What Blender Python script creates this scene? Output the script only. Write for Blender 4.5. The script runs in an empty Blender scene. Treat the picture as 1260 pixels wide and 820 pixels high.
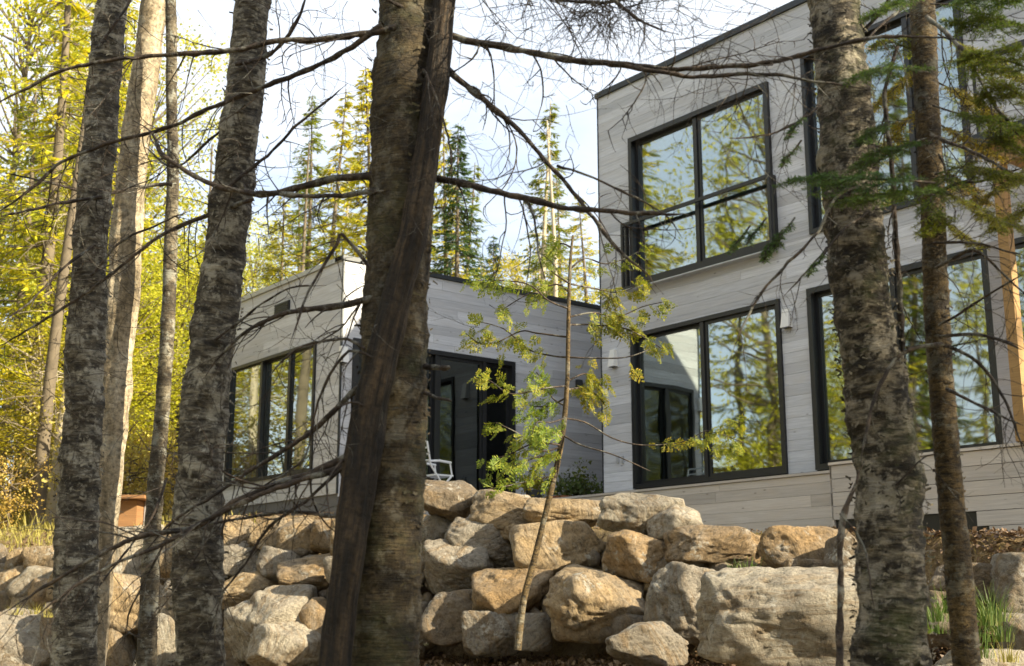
import bpy, math, random
import numpy as np
from mathutils import Vector, Matrix, noise
random.seed(7)
RS = np.random.RandomState
SC = bpy.context.scene
COL = SC.collection

# ---------------------------------------------------------------- camera
F_PX = 1520.0                                   # focal length in pixels of the 1260 px wide photograph
PITCH = math.atan(333/1520.0)
CP, SP = math.cos(PITCH), math.sin(PITCH)
YAW = math.atan2(0.6201, 0.7845)
FW = (math.sin(YAW), math.cos(YAW))             # horizontal viewing direction
RT = (math.cos(YAW), -math.sin(YAW))            # horizontal right direction
cam_data = bpy.data.cameras.new('camera')
cam_data.sensor_width = 36; cam_data.lens = F_PX/1260*36
cam_data.clip_start = 0.05; cam_data.clip_end = 2000
cam_data.dof.use_dof = True; cam_data.dof.focus_distance = 8.0; cam_data.dof.aperture_fstop = 4.0
cam = bpy.data.objects.new('camera', cam_data); COL.objects.link(cam)
cam.location = (0, 0, 0); cam.rotation_euler = (math.pi/2+PITCH, 0, -YAW)
SC.camera = cam
SC.render.resolution_x = 1024; SC.render.resolution_y = 666

# ---------------------------------------------------------------- sky, sun, exposure
SUN = Vector((1.0, -2.2, 1.17)).normalized()    # direction towards the sun
SUN_EL = math.asin(SUN.z); SUN_AZ = math.atan2(SUN.x, SUN.y)
world = bpy.data.worlds.new('World'); SC.world = world; world.use_nodes = True
wn = world.node_tree.nodes; wl = world.node_tree.links
bg = wn['Background']; bg.inputs['Strength'].default_value = 0.10
sky = wn.new('ShaderNodeTexSky'); sky.sky_type = 'NISHITA'; sky.sun_disc = False
sky.sun_elevation = SUN_EL; sky.sun_rotation = SUN_AZ; sky.air_density = 1.0; sky.dust_density = 0.8; sky.ozone_density = 1.5
tc = wn.new('ShaderNodeTexCoord'); mp = wn.new('ShaderNodeMapping'); mp.inputs['Scale'].default_value = (1.2, 1.2, 3.2)
mp.inputs['Location'].default_value = (0.4, 0.1, 0.3)
nz = wn.new('ShaderNodeTexNoise'); nz.inputs['Scale'].default_value = 1.7; nz.inputs['Detail'].default_value = 7; nz.inputs['Roughness'].default_value = 0.55
cr = wn.new('ShaderNodeValToRGB'); cr.color_ramp.elements[0].position = 0.36; cr.color_ramp.elements[1].position = 0.62
cr.color_ramp.elements[0].color = (.42,.42,.42,1); cr.color_ramp.elements[1].color = (.9,.9,.9,1)
mx = wn.new('ShaderNodeMix'); mx.data_type = 'RGBA'; mx.inputs['B'].default_value = (5.3, 5.5, 5.75, 1)
wl.new(tc.outputs['Generated'], mp.inputs['Vector']); wl.new(mp.outputs[0], nz.inputs['Vector'])
wl.new(nz.outputs['Fac'], cr.inputs[0]); wl.new(cr.outputs[0], mx.inputs['Factor'])
wl.new(sky.outputs[0], mx.inputs['A']); wl.new(mx.outputs['Result'], bg.inputs['Color'])
sd = bpy.data.lights.new('sun', 'SUN'); sd.energy = 5.0; sd.angle = math.radians(0.55); sd.color = (1, .86, .62)
sun = bpy.data.objects.new('sun', sd); COL.objects.link(sun); sun.rotation_euler = SUN.to_track_quat('Z', 'Y').to_euler()
sun.location = (20, -40, 30)
SC.view_settings.view_transform = 'Standard'; SC.view_settings.look = 'None'
SC.view_settings.gamma = 1; SC.view_settings.exposure = 1.42

# ---------------------------------------------------------------- picture geometry helpers
def ray(x, y):
    u = x-630.0; v = 410.0-y
    yf = F_PX*CP - v*SP
    return (u*RT[0]+yf*FW[0], u*RT[1]+yf*FW[1], F_PX*SP+v*CP, yf)
def P(x, y, w):                                  # the place seen at (x, y) at w metres ahead
    r = ray(x, y); t = w/r[3]; return Vector((r[0]*t, r[1]*t, r[2]*t))
def PXL(y, w): return w/ray(630, y)[3]           # metres per photo pixel there
def onX(x, y, X): r = ray(x, y); t = X/r[0]; return (r[1]*t, r[2]*t)      # -> (Y, z)
def onY(x, y, Y): r = ray(x, y); t = Y/r[1]; return (r[0]*t, r[2]*t)      # -> (X, z)
def uw(p): return (p[0]*RT[0]+p[1]*RT[1], p[0]*FW[0]+p[1]*FW[1])
def wuv(u, w): return (u*RT[0]+w*FW[0], u*RT[1]+w*FW[1])

# ---------------------------------------------------------------- objects
def tag(o, label=None, cat=None, group=None, kind=None):
    if label: o['label'] = label
    if cat: o['category'] = cat
    if group: o['group'] = group
    if kind: o['kind'] = kind
    return o
def thing(name, label, cat, loc=(0,0,0), group=None, rz=0):
    o = bpy.data.objects.new(name, None); COL.objects.link(o); o.location = loc; o.rotation_euler = (0,0,rz)
    o.empty_display_size = .1
    return tag(o, label, cat, group)
def link(name, me, mat=None, parent=None, smooth=False):
    o = bpy.data.objects.new(name, me); COL.objects.link(o)
    if mat and not me.materials: me.materials.append(mat)
    if smooth: me.polygons.foreach_set('use_smooth', [True]*len(me.polygons))
    if parent is not None:
        o.parent = parent
        if parent.parent is None: o.location = -Vector(parent.location)   # parts are modelled in world coordinates
    return o
def arr_mesh(name, V, F, attr=None, smooth=False):
    """V (n,3), F (m,k) uniform faces"""
    V = np.asarray(V, dtype=np.float32); F = np.asarray(F, dtype=np.int32)
    me = bpy.data.meshes.new(name); m, k = F.shape
    me.vertices.add(len(V)); me.vertices.foreach_set('co', V.ravel())
    me.loops.add(m*k); me.loops.foreach_set('vertex_index', F.ravel())
    me.polygons.add(m); me.polygons.foreach_set('loop_start', np.arange(0, m*k, k, dtype=np.int32))
    me.polygons.foreach_set('use_smooth', np.full(m, smooth))
    me.update(calc_edges=True); me.validate()
    if attr is not None:
        a = me.attributes.new('bark', 'FLOAT_VECTOR', 'POINT'); a.data.foreach_set('vector', np.asarray(attr, np.float32).ravel())
    return me
class MB:
    def __init__(s): s.v = []; s.f = []; s.a = []; s.n = 0
    def add(s, V, F, A=None):
        V = np.asarray(V, float); F = np.asarray(F, int)
        s.v.append(V); s.f.append(F+s.n); s.a.append(V if A is None else A); s.n += len(V)
    def box(s, a, b):
        (x0,y0,z0),(x1,y1,z1) = a, b
        x0,x1 = min(x0,x1),max(x0,x1); y0,y1 = min(y0,y1),max(y0,y1); z0,z1 = min(z0,z1),max(z0,z1)
        s.add([(x0,y0,z0),(x1,y0,z0),(x1,y1,z0),(x0,y1,z0),(x0,y0,z1),(x1,y0,z1),(x1,y1,z1),(x0,y1,z1)],
              [(0,3,2,1),(4,5,6,7),(0,1,5,4),(1,2,6,5),(2,3,7,6),(3,0,4,7)])
    def bar(s, p, q, r):                          # square bar
        s.tube([p, q], [r, r], 4)
    def tube(s, pts, rad, n=5, cap=True):
        pts = np.asarray([tuple(p) for p in pts], float); m = len(pts)
        if m < 2: return
        d = np.gradient(pts, axis=0); d /= np.linalg.norm(d, axis=1)[:,None]+1e-9
        up = np.array((0.13,0.07,1.0)) if abs(d[0][2]) < .9 else np.array((1.0,.1,0))
        x = np.cross(d, up); x /= np.linalg.norm(x, axis=1)[:,None]+1e-9; y = np.cross(d, x)
        th = np.arange(n)*2*math.pi/n
        rad = np.asarray(rad, float)
        ring = pts[:,None,:] + rad[:,None,None]*(np.cos(th)[None,:,None]*x[:,None,:]+np.sin(th)[None,:,None]*y[:,None,:])
        i = np.arange(m-1)[:,None]*n; j = np.arange(n)[None,:]; j2 = (j+1) % n
        F = np.stack([i+j, i+j2, i+n+j2, i+n+j], -1).reshape(-1,4)
        V = ring.reshape(-1,3)
        if cap and n == 4:
            F = np.vstack([F, [(3,2,1,0)], [((m-1)*n, (m-1)*n+1, (m-1)*n+2, (m-1)*n+3)]])
        s.add(V, F)
    def mesh(s, name, smooth=False, attr=False):
        return arr_mesh(name, np.vstack(s.v), np.vstack(s.f), np.vstack(s.a) if attr else None, smooth)
    def build(s, name, mat, parent=None, smooth=False, attr=False):
        if not s.v: return None
        return link(name, s.mesh(name, smooth, attr), mat, parent)

# ---------------------------------------------------------------- materials
def newmat(name):
    m = bpy.data.materials.new(name); m.use_nodes = True
    return m, m.node_tree.nodes, m.node_tree.links, m.node_tree.nodes['Principled BSDF']
def ramp(n, l, src, stops):
    r = n.new('ShaderNodeValToRGB'); e = r.color_ramp.elements
    while len(e) < len(stops): e.new(.5)
    for k, (p, c) in enumerate(stops): e[k].position = p; e[k].color = (*c, 1) if len(c) == 3 else c
    l.new(src, r.inputs[0]); return r.outputs[0]
def g(v): return (v, v, v)
def tex(n, l, vec, scale, detail=5, rough=.6, kind='noise', dist=0):
    t = n.new('ShaderNodeTexNoise' if kind == 'noise' else 'ShaderNodeTexVoronoi')
    t.inputs['Scale'].default_value = scale
    if kind == 'noise':
        t.inputs['Detail'].default_value = detail; t.inputs['Roughness'].default_value = rough; t.inputs['Distortion'].default_value = dist
    l.new(vec, t.inputs['Vector']); return t.outputs['Fac' if kind == 'noise' else 'Distance']
def mapv(n, l, vec, sc):
    m = n.new('ShaderNodeMapping'); m.inputs['Scale'].default_value = sc; l.new(vec, m.inputs['Vector']); return m.outputs[0]
def mix(n, l, fac, a, b, mode='MIX'):
    m = n.new('ShaderNodeMix'); m.data_type = 'RGBA'; m.blend_type = mode
    for s, val in (('Factor', fac), ('A', a), ('B', b)):
        if hasattr(val, 'links') or isinstance(val, bpy.types.NodeSocket): l.new(val, m.inputs[s])
        else: m.inputs[s].default_value = val if s == 'Factor' else ((*val, 1) if len(val) == 3 else val)
    return m.outputs['Result']
def math_(n, l, op, a, b=0.0):
    m = n.new('ShaderNodeMath'); m.operation = op
    for i, val in enumerate((a, b)):
        if isinstance(val, bpy.types.NodeSocket): l.new(val, m.inputs[i])
        else: m.inputs[i].default_value = val
    return m.outputs[0]
def bump(n, l, b, h, strength, dist=.01):
    k = n.new('ShaderNodeBump'); k.inputs['Strength'].default_value = strength; k.inputs['Distance'].default_value = dist
    l.new(h, k.inputs['Height']); l.new(k.outputs[0], b.inputs['Normal'])
def posn(n): return n.new('ShaderNodeNewGeometry').outputs['Position']
def objn(n): return n.new('ShaderNodeTexCoord').outputs['Object']

def plain(name, c, rough=.6, metal=0, var=.12, scale=20):
    m, n, l, b = newmat(name); t = tex(n, l, posn(n), scale, 4)
    l.new(ramp(n, l, t, [(.3, [x*(1-var) for x in c]), (.7, [min(1, x*(1+var)) for x in c])]), b.inputs['Base Color'])
    b.inputs['Roughness'].default_value = rough; b.inputs['Metallic'].default_value = metal
    return m
def wood_cladding(name, lo, hi, warm, knot=.5):
    m, n, l, b = newmat(name); oi = n.new('ShaderNodeObjectInfo')
    off = n.new('ShaderNodeVectorMath'); off.operation = 'SCALE'; off.inputs[0].default_value = (37, 23, 11)
    l.new(oi.outputs['Random'], off.inputs['Scale'])
    ad = n.new('ShaderNodeVectorMath'); ad.operation = 'ADD'; l.new(posn(n), ad.inputs[0]); l.new(off.outputs[0], ad.inputs[1])
    grain = tex(n, l, mapv(n, l, ad.outputs[0], (1.4,1.4,55)), 1.6, 6, .65, dist=.6)
    blot = tex(n, l, mapv(n, l, ad.outputs[0], (1.1,1.1,5)), 1.3, 4, .6)
    base = ramp(n, l, grain, [(.28, lo), (.52, [(a+c)/2 for a, c in zip(lo, hi)]), (.75, hi)])
    tone = ramp(n, l, oi.outputs['Random'], [(0, g(.80)), (.5, g(1.0)), (1, g(1.15))])
    base = mix(n, l, 1.0, base, tone, 'MULTIPLY')
    base = mix(n, l, ramp(n, l, blot, [(.45, g(0)), (.72, g(.6))]), base, warm)
    kn = tex(n, l, mapv(n, l, ad.outputs[0], (3.2,3.2,9)), 1.0, kind='vor')
    base = mix(n, l, ramp(n, l, kn, [(.04, g(knot)), (.10, g(0))]), base, [x*.35 for x in warm])
    l.new(base, b.inputs['Base Color']); b.inputs['Roughness'].default_value = .75
    bump(n, l, b, grain, .35, .004)
    return m
def bark(name, dark, mid, light, lent=(3,3,26), patch=(2.5,2.5,2.0), lent_amt=.8, lichen=(.5,.52,.45), lich=.35, rough_sc=40, bstr=.8, moss=0.0, patch_amt=1.0):
    m, n, l, b = newmat(name)
    at = n.new('ShaderNodeAttribute'); at.attribute_name = 'bark'; v = at.outputs['Vector']
    pt = tex(n, l, mapv(n, l, v, patch), 2.2, 7, .62, dist=.4)
    fine = tex(n, l, v, rough_sc, 8, .7)
    c = ramp(n, l, pt, [(.32, dark), (.47, mid), (.62, light), (.74, [x*1.25 for x in light])])
    c = mix(n, l, 1, c, ramp(n, l, fine, [(.34, g(.30)), (.5, g(.95)), (.66, g(1.45))]), 'MULTIPLY')
    le = tex(n, l, mapv(n, l, v, lent), 3.0, 4, .6, dist=.3)
    c = mix(n, l, ramp(n, l, le, [(.52, g(0)), (.64, g(lent_amt))]), c, [x*.35 for x in dark])
    li = tex(n, l, v, 9, 6, .7)
    c = mix(n, l, ramp(n, l, li, [(.53, g(0)), (.60, g(lich))]), c, lichen)
    l2 = tex(n, l, v, 26, 5, .7); c = mix(n, l, ramp(n, l, l2, [(.60, g(0)), (.68, g(lich*.9))]), c, [x*1.15 for x in lichen])
    if moss:
        mo = tex(n, l, v, 3.1, 5, .7); c = mix(n, l, ramp(n, l, mo, [(.5, g(0)), (.66, g(moss))]), c, (.07,.085,.02))
    l.new(c, b.inputs['Base Color']); b.inputs['Roughness'].default_value = .85
    h = math_(n, l, 'ADD', math_(n, l, 'MULTIPLY', fine, .8), math_(n, l, 'MULTIPLY', le, -.9)); h = math_(n, l, 'ADD', h, pt)
    bump(n, l, b, h, bstr, .012)
    return m
def leafmat(name, c0, c1, c2, trans=.45, usecolor=True):
    m, n, l, b = newmat(name); out = n['Material Output']
    geo = n.new('ShaderNodeNewGeometry'); oi = n.new('ShaderNodeObjectInfo')
    big = tex(n, l, geo.outputs['Position'], .55, 3)
    mid = tex(n, l, geo.outputs['Position'], 2.1, 3)
    f = math_(n, l, 'ADD', math_(n, l, 'MULTIPLY', geo.outputs['Random Per Island'], .45), math_(n, l, 'ADD', math_(n, l, 'MULTIPLY', big, .25), math_(n, l, 'MULTIPLY', mid, .30)))
    c = ramp(n, l, f, [(.15, c0), (.5, c1), (.85, c2)])
    if usecolor: c = mix(n, l, 1, c, oi.outputs['Color'], 'MULTIPLY')
    l.new(c, b.inputs['Base Color']); b.inputs['Roughness'].default_value = .6
    t = n.new('ShaderNodeBsdfTranslucent'); l.new(c, t.inputs['Color'])
    ms = n.new('ShaderNodeMixShader'); ms.inputs[0].default_value = trans
    l.new(b.outputs[0], ms.inputs[1]); l.new(t.outputs[0], ms.inputs[2]); l.new(ms.outputs[0], out.inputs['Surface'])
    return m
def rockmat():
    m, n, l, b = newmat('rock'); oi = n.new('ShaderNodeObjectInfo'); v = objn(n)
    off = n.new('ShaderNodeVectorMath'); off.operation = 'ADD'; l.new(v, off.inputs[0]); l.new(oi.outputs['Location'], off.inputs[1]); v = off.outputs[0]
    rot = n.new('ShaderNodeVectorRotate'); rot.rotation_type = 'EULER_XYZ'; l.new(v, rot.inputs['Vector']); cx_ = n.new('ShaderNodeCombineXYZ')
    l.new(math_(n, l, 'MULTIPLY', oi.outputs['Random'], 3.0), cx_.inputs[0]); l.new(math_(n, l, 'MULTIPLY', oi.outputs['Random'], 5.0), cx_.inputs[1]); l.new(cx_.outputs[0], rot.inputs['Rotation'])
    big = tex(n, l, v, 2.6, 9, .66, dist=.9); fine = tex(n, l, v, 30, 10, .75); strat = tex(n, l, mapv(n, l, rot.outputs[0], (1.5,1.5,7)), 2.0, 8, .68, dist=1.2)
    c = mix(n, l, ramp(n, l, big, [(.40, g(0)), (.60, g(.7))]), oi.outputs['Color'], (.24,.21,.165))
    c = mix(n, l, ramp(n, l, strat, [(.48, g(0)), (.62, g(.7))]), c, (.22,.15,.075))
    c = mix(n, l, 1, c, ramp(n, l, fine, [(.32, g(.38)), (.47, g(.9)), (.68, g(1.25))]), 'MULTIPLY')
    sp = tex(n, l, v, 4.5, 9, .8, dist=.4)
    c = mix(n, l, ramp(n, l, sp, [(.57, g(0)), (.62, g(.75))]), c, (.47,.46,.41))
    dk = tex(n, l, v, 6.5, 8, .78, dist=.5)
    c = mix(n, l, ramp(n, l, dk, [(.57, g(0)), (.65, g(.75))]), c, (.05,.042,.03))
    ck = n.new('ShaderNodeTexVoronoi'); ck.feature = 'DISTANCE_TO_EDGE'; ck.inputs['Scale'].default_value = 1.15
    wv = n.new('ShaderNodeVectorMath'); wv.operation = 'ADD'; ns = n.new('ShaderNodeTexNoise'); ns.inputs['Scale'].default_value = 3; ns.inputs['Detail'].default_value = 6; l.new(v, ns.inputs['Vector'])
    sc = n.new('ShaderNodeVectorMath'); sc.operation = 'SCALE'; sc.inputs['Scale'].default_value = .7; l.new(ns.outputs['Color'], sc.inputs[0]); l.new(v, wv.inputs[0]); l.new(sc.outputs[0], wv.inputs[1]); l.new(wv.outputs[0], ck.inputs['Vector'])
    crk = ramp(n, l, ck.outputs['Distance'], [(0, g(1)), (.009, g(0))])
    c = mix(n, l, math_(n, l, 'MULTIPLY', crk, .15), c, (.04,.03,.02))
    l.new(c, b.inputs['Base Color']); b.inputs['Roughness'].default_value = .92
    h = math_(n, l, 'ADD', math_(n, l, 'MULTIPLY', fine, .5), math_(n, l, 'ADD', big, math_(n, l, 'MULTIPLY', strat, .7))); h = math_(n, l, 'SUBTRACT', h, math_(n, l, 'MULTIPLY', crk, .06))
    bump(n, l, b, h, 1.0, .06)
    return m
def glassmat(name, refl=.5, tint=(.75,.82,.8), edge=.45):
    m, n, l, b = newmat(name); out = n['Material Output']; n.remove(b)
    gl = n.new('ShaderNodeBsdfGlossy'); gl.inputs['Roughness'].default_value = .022; gl.inputs['Color'].default_value = (.78,.85,.83,1)
    tr = n.new('ShaderNodeBsdfTransparent'); tr.inputs['Color'].default_value = (*tint, 1)
    w = tex(n, l, posn(n), .8, 2, .4); bp = n.new('ShaderNodeBump'); bp.inputs['Strength'].default_value = .3; bp.inputs['Distance'].default_value = .02
    l.new(w, bp.inputs['Height']); l.new(bp.outputs[0], gl.inputs['Normal'])
    lw = n.new('ShaderNodeLayerWeight'); lw.inputs['Blend'].default_value = .5
    fac = math_(n, l, 'ADD', math_(n, l, 'MULTIPLY', lw.outputs['Facing'], edge), refl)
    ms = n.new('ShaderNodeMixShader'); l.new(fac, ms.inputs[0]); l.new(tr.outputs[0], ms.inputs[1]); l.new(gl.outputs[0], ms.inputs[2])
    l.new(ms.outputs[0], out.inputs['Surface']); return m
def soilmat():
    m, n, l, b = newmat('forest_soil'); v = posn(n)
    a = tex(n, l, v, .7, 6); f = tex(n, l, v, 26, 8, .75); f2 = tex(n, l, v, 90, 4, .7)
    c = ramp(n, l, f, [(.3, (.07,.045,.02)), (.5, (.23,.155,.07)), (.7, (.45,.34,.17))])
    c = mix(n, l, ramp(n, l, a, [(.45, g(0)), (.65, g(.8))]), c, ramp(n, l, f2, [(.3, (.30,.22,.11)), (.7, (.52,.42,.24))]))
    l.new(c, b.inputs['Base Color']); b.inputs['Roughness'].default_value = 1
    bump(n, l, b, math_(n, l, 'ADD', f, f2), .9, .04); return m

M = {}
M['clad'] = wood_cladding('grey_washed_cladding', (.37,.385,.42), (.64,.66,.70), (.46,.45,.45), .85)
M['deckwood'] = wood_cladding('deck_skirt_boards', (.40,.36,.32), (.62,.58,.53), (.55,.47,.38), .8)
M['back'] = plain('dark_membrane', (.13,.13,.135), .9)
M['black'] = plain('black_frame_metal', (.012,.013,.015), .35, .0)
M['cap'] = plain('dark_roof_flashing', (.035,.04,.045), .4, .5)
M['palecap'] = plain('pale_roof_flashing', (.42,.44,.46), .45, .3)
M['glass'] = glassmat('window_glass', .27, edge=.36)
M['darkglass'] = glassmat('screened_glass', .06, (.10,.11,.11), .22)
M['inner'] = plain('interior_paint', (.42,.40,.36), .9)
M['floorin'] = plain('interior_floor', (.28,.19,.11), .5)
M['lampwhite'] = plain('white_lamp_metal', (.72,.72,.70), .4, var=.04)
M['concrete'] = plain('foundation_concrete', (.30,.30,.30), .9, scale=8)
M['orange'] = wood_cladding('orange_timber', (.24,.14,.05), (.40,.25,.095), (.32,.19,.07), .6)
M['greypost'] = wood_cladding('grey_post_wood', (.24,.23,.24), (.40,.40,.42), (.33,.3,.28), .8)
M['rust'] = wood_cladding('rusty_brown_timber', (.20,.10,.04), (.36,.19,.08), (.3,.15,.06), .3)
M['white'] = plain('white_painted_metal', (.78,.79,.80), .35, var=.03)
M['pot'] = plain('black_plant_pot', (.02,.02,.022), .5)
M['terra'] = plain('terracotta_box', (.33,.13,.06), .8)
M['bark_a'] = bark('birch_bark_rough', (.014,.011,.007), (.066,.053,.034), (.22,.20,.155), patch=(4,4,13), lent=(6,6,34), lent_amt=.75, lichen=(.46,.43,.34), lich=.55, rough_sc=30, bstr=1)
M['bark_b'] = bark('pale_smooth_bark', (.14,.11,.065), (.28,.225,.145), (.42,.36,.26), lent=(4,4,10), patch=(5,5,1.2), lent_amt=.35, lich=.2)
M['bark_c'] = bark('thin_grey_bark', (.016,.012,.007), (.07,.055,.034), (.18,.155,.105), patch=(3,3,4), lent_amt=.6)
M['bark_d'] = bark('brown_maple_bark', (.013,.009,.004), (.040,.028,.012), (.082,.062,.030), lent=(3.5,3.5,46), patch=(2.5,2.5,3.0), lent_amt=.75, lichen=(.22,.21,.17), lich=.3, rough_sc=55, bstr=.9, moss=.3)
M['bark_e'] = bark('furrowed_cedar_bark', (.005,.0035,.002), (.020,.013,.0065), (.060,.040,.021), lent=(24,24,1.5), patch=(10,10,1.1), lent_amt=.8, lich=.0, bstr=1.2)
M['bark_f'] = bark('peeling_birch_bark', (.006,.005,.003), (.034,.026,.015), (.23,.20,.145), lent=(6,6,36), patch=(4.2,4.2,12), lent_amt=.75, lichen=(.44,.40,.32), lich=.5, rough_sc=34, bstr=1.2, moss=.5)
M['bark_g'] = bark('golden_fir_bark', (.016,.010,.004), (.058,.038,.013), (.13,.088,.034), lent=(7,7,30), patch=(4,4,4), lent_amt=.85, lich=.15, rough_sc=60)
M['twig'] = bark('dead_twig_bark', (.012,.008,.006), (.032,.022,.016), (.078,.056,.038), lent=(20,20,20), patch=(4,4,4), lent_amt=.3, lich=.25)
M['farbark'] = plain('distant_trunk_bark', (.13,.105,.07), .9, var=.35, scale=6)
M['palebark'] = plain('pale_dead_trunk_bark', (.38,.33,.24), .9, var=.2, scale=6)
M['leaf'] = leafmat('autumn_leaves', (.13,.17,.014), (.42,.44,.035), (.60,.56,.06), .55)
M['spruce'] = leafmat('conifer_needles', (.025,.05,.012), (.085,.125,.022), (.19,.22,.035), .4)
M['cedar'] = leafmat('cedar_sprays', (.07,.12,.015), (.22,.26,.025), (.50,.40,.05), .45)
M['fir'] = leafmat('fir_needles', (.075,.06,.02), (.085,.155,.03), (.25,.28,.05), .4)
M['brush'] = leafmat('dry_brush', (.15,.13,.03), (.36,.32,.08), (.48,.44,.11), .35)
M['litter'] = leafmat('fallen_leaves', (.045,.025,.013), (.13,.075,.036), (.36,.26,.14), .1, False)
M['grass'] = leafmat('green_grass', (.04,.07,.012), (.08,.15,.02), (.24,.25,.07), .3)
M['rock'] = rockmat()
M['soil'] = soilmat()

# ---------------------------------------------------------------- terrain
WALL_U = [(12, 4.5), (5, 7.0), (3.3, 8.0), (1.9, 9.2), (0, 10.5), (-2.6, 12), (-5.8, 14), (-12, 17), (-40, 24)]
def wall_w(u):
    if u >= WALL_U[0][0]: return WALL_U[0][1]
    for (u0, w0), (u1, w1) in zip(WALL_U, WALL_U[1:]):
        if u >= u1: return w1+(w0-w1)*(u-u1)/(u0-u1)
    return WALL_U[-1][1]
def smooth(t): t = max(0, min(1, t)); return t*t*(3-2*t)
def ground(x, y):
    u, w = uw((x, y)); ww = wall_w(u); d = w-ww
    zb = -.042*min(ww, 14); zt = .062*ww if u < 1 else .062*ww-.02*(u-1)
    zt = min(max(zt, .35), .95)*(1-.34*smooth((-u-3.6)/1.6))
    if u > 2.6: zb = zb+(zt-zb)*.35*smooth((u-2.6)/1.0)
    if d < .12: z = zb+max(-1.5, (d-.12)*.125)
    elif d < .7: z = zb+(zt-zb)*smooth((d-.12)/.58)
    else:
        z = zt+min(max(0, 1.02-zt), (d-.7)*.14)
        if u > -1.5 and w < 19:
            sk = .40+(y-6)*.098; sk = max(.38, min(.93, sk)); z2 = zt+(sk-zt)*smooth((d-.7)/4); z = z+(min(z, z2)-z)*smooth((u+1.5)/1.5)
    if w > 19: z += .095*(w-19)
    if w > 19 and w < 60: z += .12*noise.noise(Vector((x*.3, y*.3, 0)))*min(1, (w-19)/5)
    z += .035*noise.noise(Vector((x*1.3, y*1.3, 3)))+.015*noise.noise(Vector((x*5, y*5, 1)))
    if x > 8.3 and 3 < y < 15 and w < 24:
        sk = .40+(y-6)*.098; sk = max(.38, min(.93, sk)); z = z+(min(z, sk)-z)*smooth((w-(ww+.3))/1.2)
    elif x > 8.3 and y > 5.0 and w < 24: z = min(z, 1.06)
    if 11.9 < x < 20 and 6 < y < 20 or 8.5 < x < 20 and 14.7 < y < 19.5: z = min(z, 1.0)
    return z
def gridax(lo, hi, c0, c1, fine, n):
    core = list(np.arange(c0, c1+1e-6, fine))
    a = [c0-(c0-lo)*((k/n)**2.6) for k in range(n, 0, -1)]; b = [c1+(hi-c1)*((k/n)**2.6) for k in range(1, n+1)]
    return a+core+b
US = gridax(-420, 420, -8, 6.5, .14, 34); WS = gridax(-150, 700, 5.5, 19, .12, 44)
gv = [(*wuv(u, w), 0) for w in WS for u in US]; gv = [(x, y, ground(x, y)) for x, y, _ in gv]
nu, nw = len(US), len(WS)
I = (np.arange(nw-1)[:,None]*nu+np.arange(nu-1)[None,:]).ravel()
tag(link('ground', arr_mesh('ground', gv, np.stack([I, I+1, I+nu+1, I+nu], 1), smooth=True), M['soil']), kind='structure')

# ---------------------------------------------------------------- house
FX = 12.37; FY0, FY1 = 6.2, 13.48                # two-storey facade lies in the plane x = FX
WX, WY, WYE = 8.76, 15.0, 19.3                   # wing: corner of its two visible walls
ZF = 1.6
ZR = onX(743, 112, FX)[1]; ZW = onY(410, 312, WY)[1]
unit = MB(); unit.box((0,0,0), (1,1,1)); UNIT = unit.mesh('board')
def board(parent, thing_, a, b, mat):
    me = BOARDS.setdefault(mat.name, None)
    if me is None:
        me = UNIT.copy(); me.materials.append(mat); BOARDS[mat.name] = me
    o = bpy.data.objects.new('board', me); COL.objects.link(o); o.parent = parent
    lo = [min(p, q) for p, q in zip(a, b)]; hi = [max(p, q) for p, q in zip(a, b)]
    base = Vector(thing_.location) if parent is thing_ else Vector((0,0,0))
    o.location = Vector(lo)-base; o.scale = [h-k for h, k in zip(hi, lo)]
    return o
BOARDS = {}
def subtract(seg, holes):
    out = [seg]
    for h0, h1 in holes:
        nxt = []
        for a, b in out:
            if h1 <= a or h0 >= b: nxt.append((a, b)); continue
            if a < h0: nxt.append((a, h0))
            if b > h1: nxt.append((h1, b))
        out = nxt
    return [(a, b) for a, b in out if b-a > .02]
def clad(parent, th, axis, plane, out, u0, u1, z0, z1, holes, bh=.14, mat=None, seed=1, maxlen=3.2):
    """rows of boards whose outer face lies at plane+out*proud; axis: the coordinate the boards run along"""
    rr = random.Random(seed); z = z0
    while z < z1-.01:
        zt = min(z+bh, z1)
        cuts = sorted({z, zt, *[q for h in holes for q in (h[2], h[3]) if z+.012 < q < zt-.012]})
        off = rr.uniform(0, maxlen)
        pr = rr.uniform(-.0015, .0015)
        for ca, cb in zip(cuts, cuts[1:]):
            hs = [(h[0], h[1]) for h in holes if h[2] < (ca+cb)/2 < h[3]]
            for a, b in subtract((u0, u1), hs):
                js = [a]; j = a+((off-a) % maxlen)
                if j-a < .5: j += maxlen*.6
                while j < b-.5: js.append(j); j += maxlen*rr.uniform(.8, 1.05)
                js.append(b)
                for p, q in zip(js, js[1:]):
                    ga = .0015; t0 = plane+out*(.0+pr); t1 = plane-out*.02
                    if axis == 'y': board(parent, th, (t0, p+ga, ca+.001), (t1, q-ga, cb-.0018), mat)
                    else: board(parent, th, (p+ga, t0, ca+.001), (q-ga, t1, cb-.0018), mat)
        z = zt
def wall_slab(name, th, axis, p0, p1, u0, u1, z0, z1, holes, mat):
    us = sorted({u0, u1, *[q for h in holes for q in h[:2] if u0 < q < u1]}); zs = sorted({z0, z1, *[q for h in holes for q in h[2:] if z0 < q < z1]})
    mb = MB()
    for a, b in zip(us, us[1:]):
        for c, d in zip(zs, zs[1:]):
            if any(h[0] < (a+b)/2 < h[1] and h[2] < (c+d)/2 < h[3] for h in holes): continue
            if axis == 'y': mb.box((p0, a, c), (p1, b, d))
            else: mb.box((a, p0, c), (b, p1, d))
    return mb.build(name, mat, th)
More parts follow.
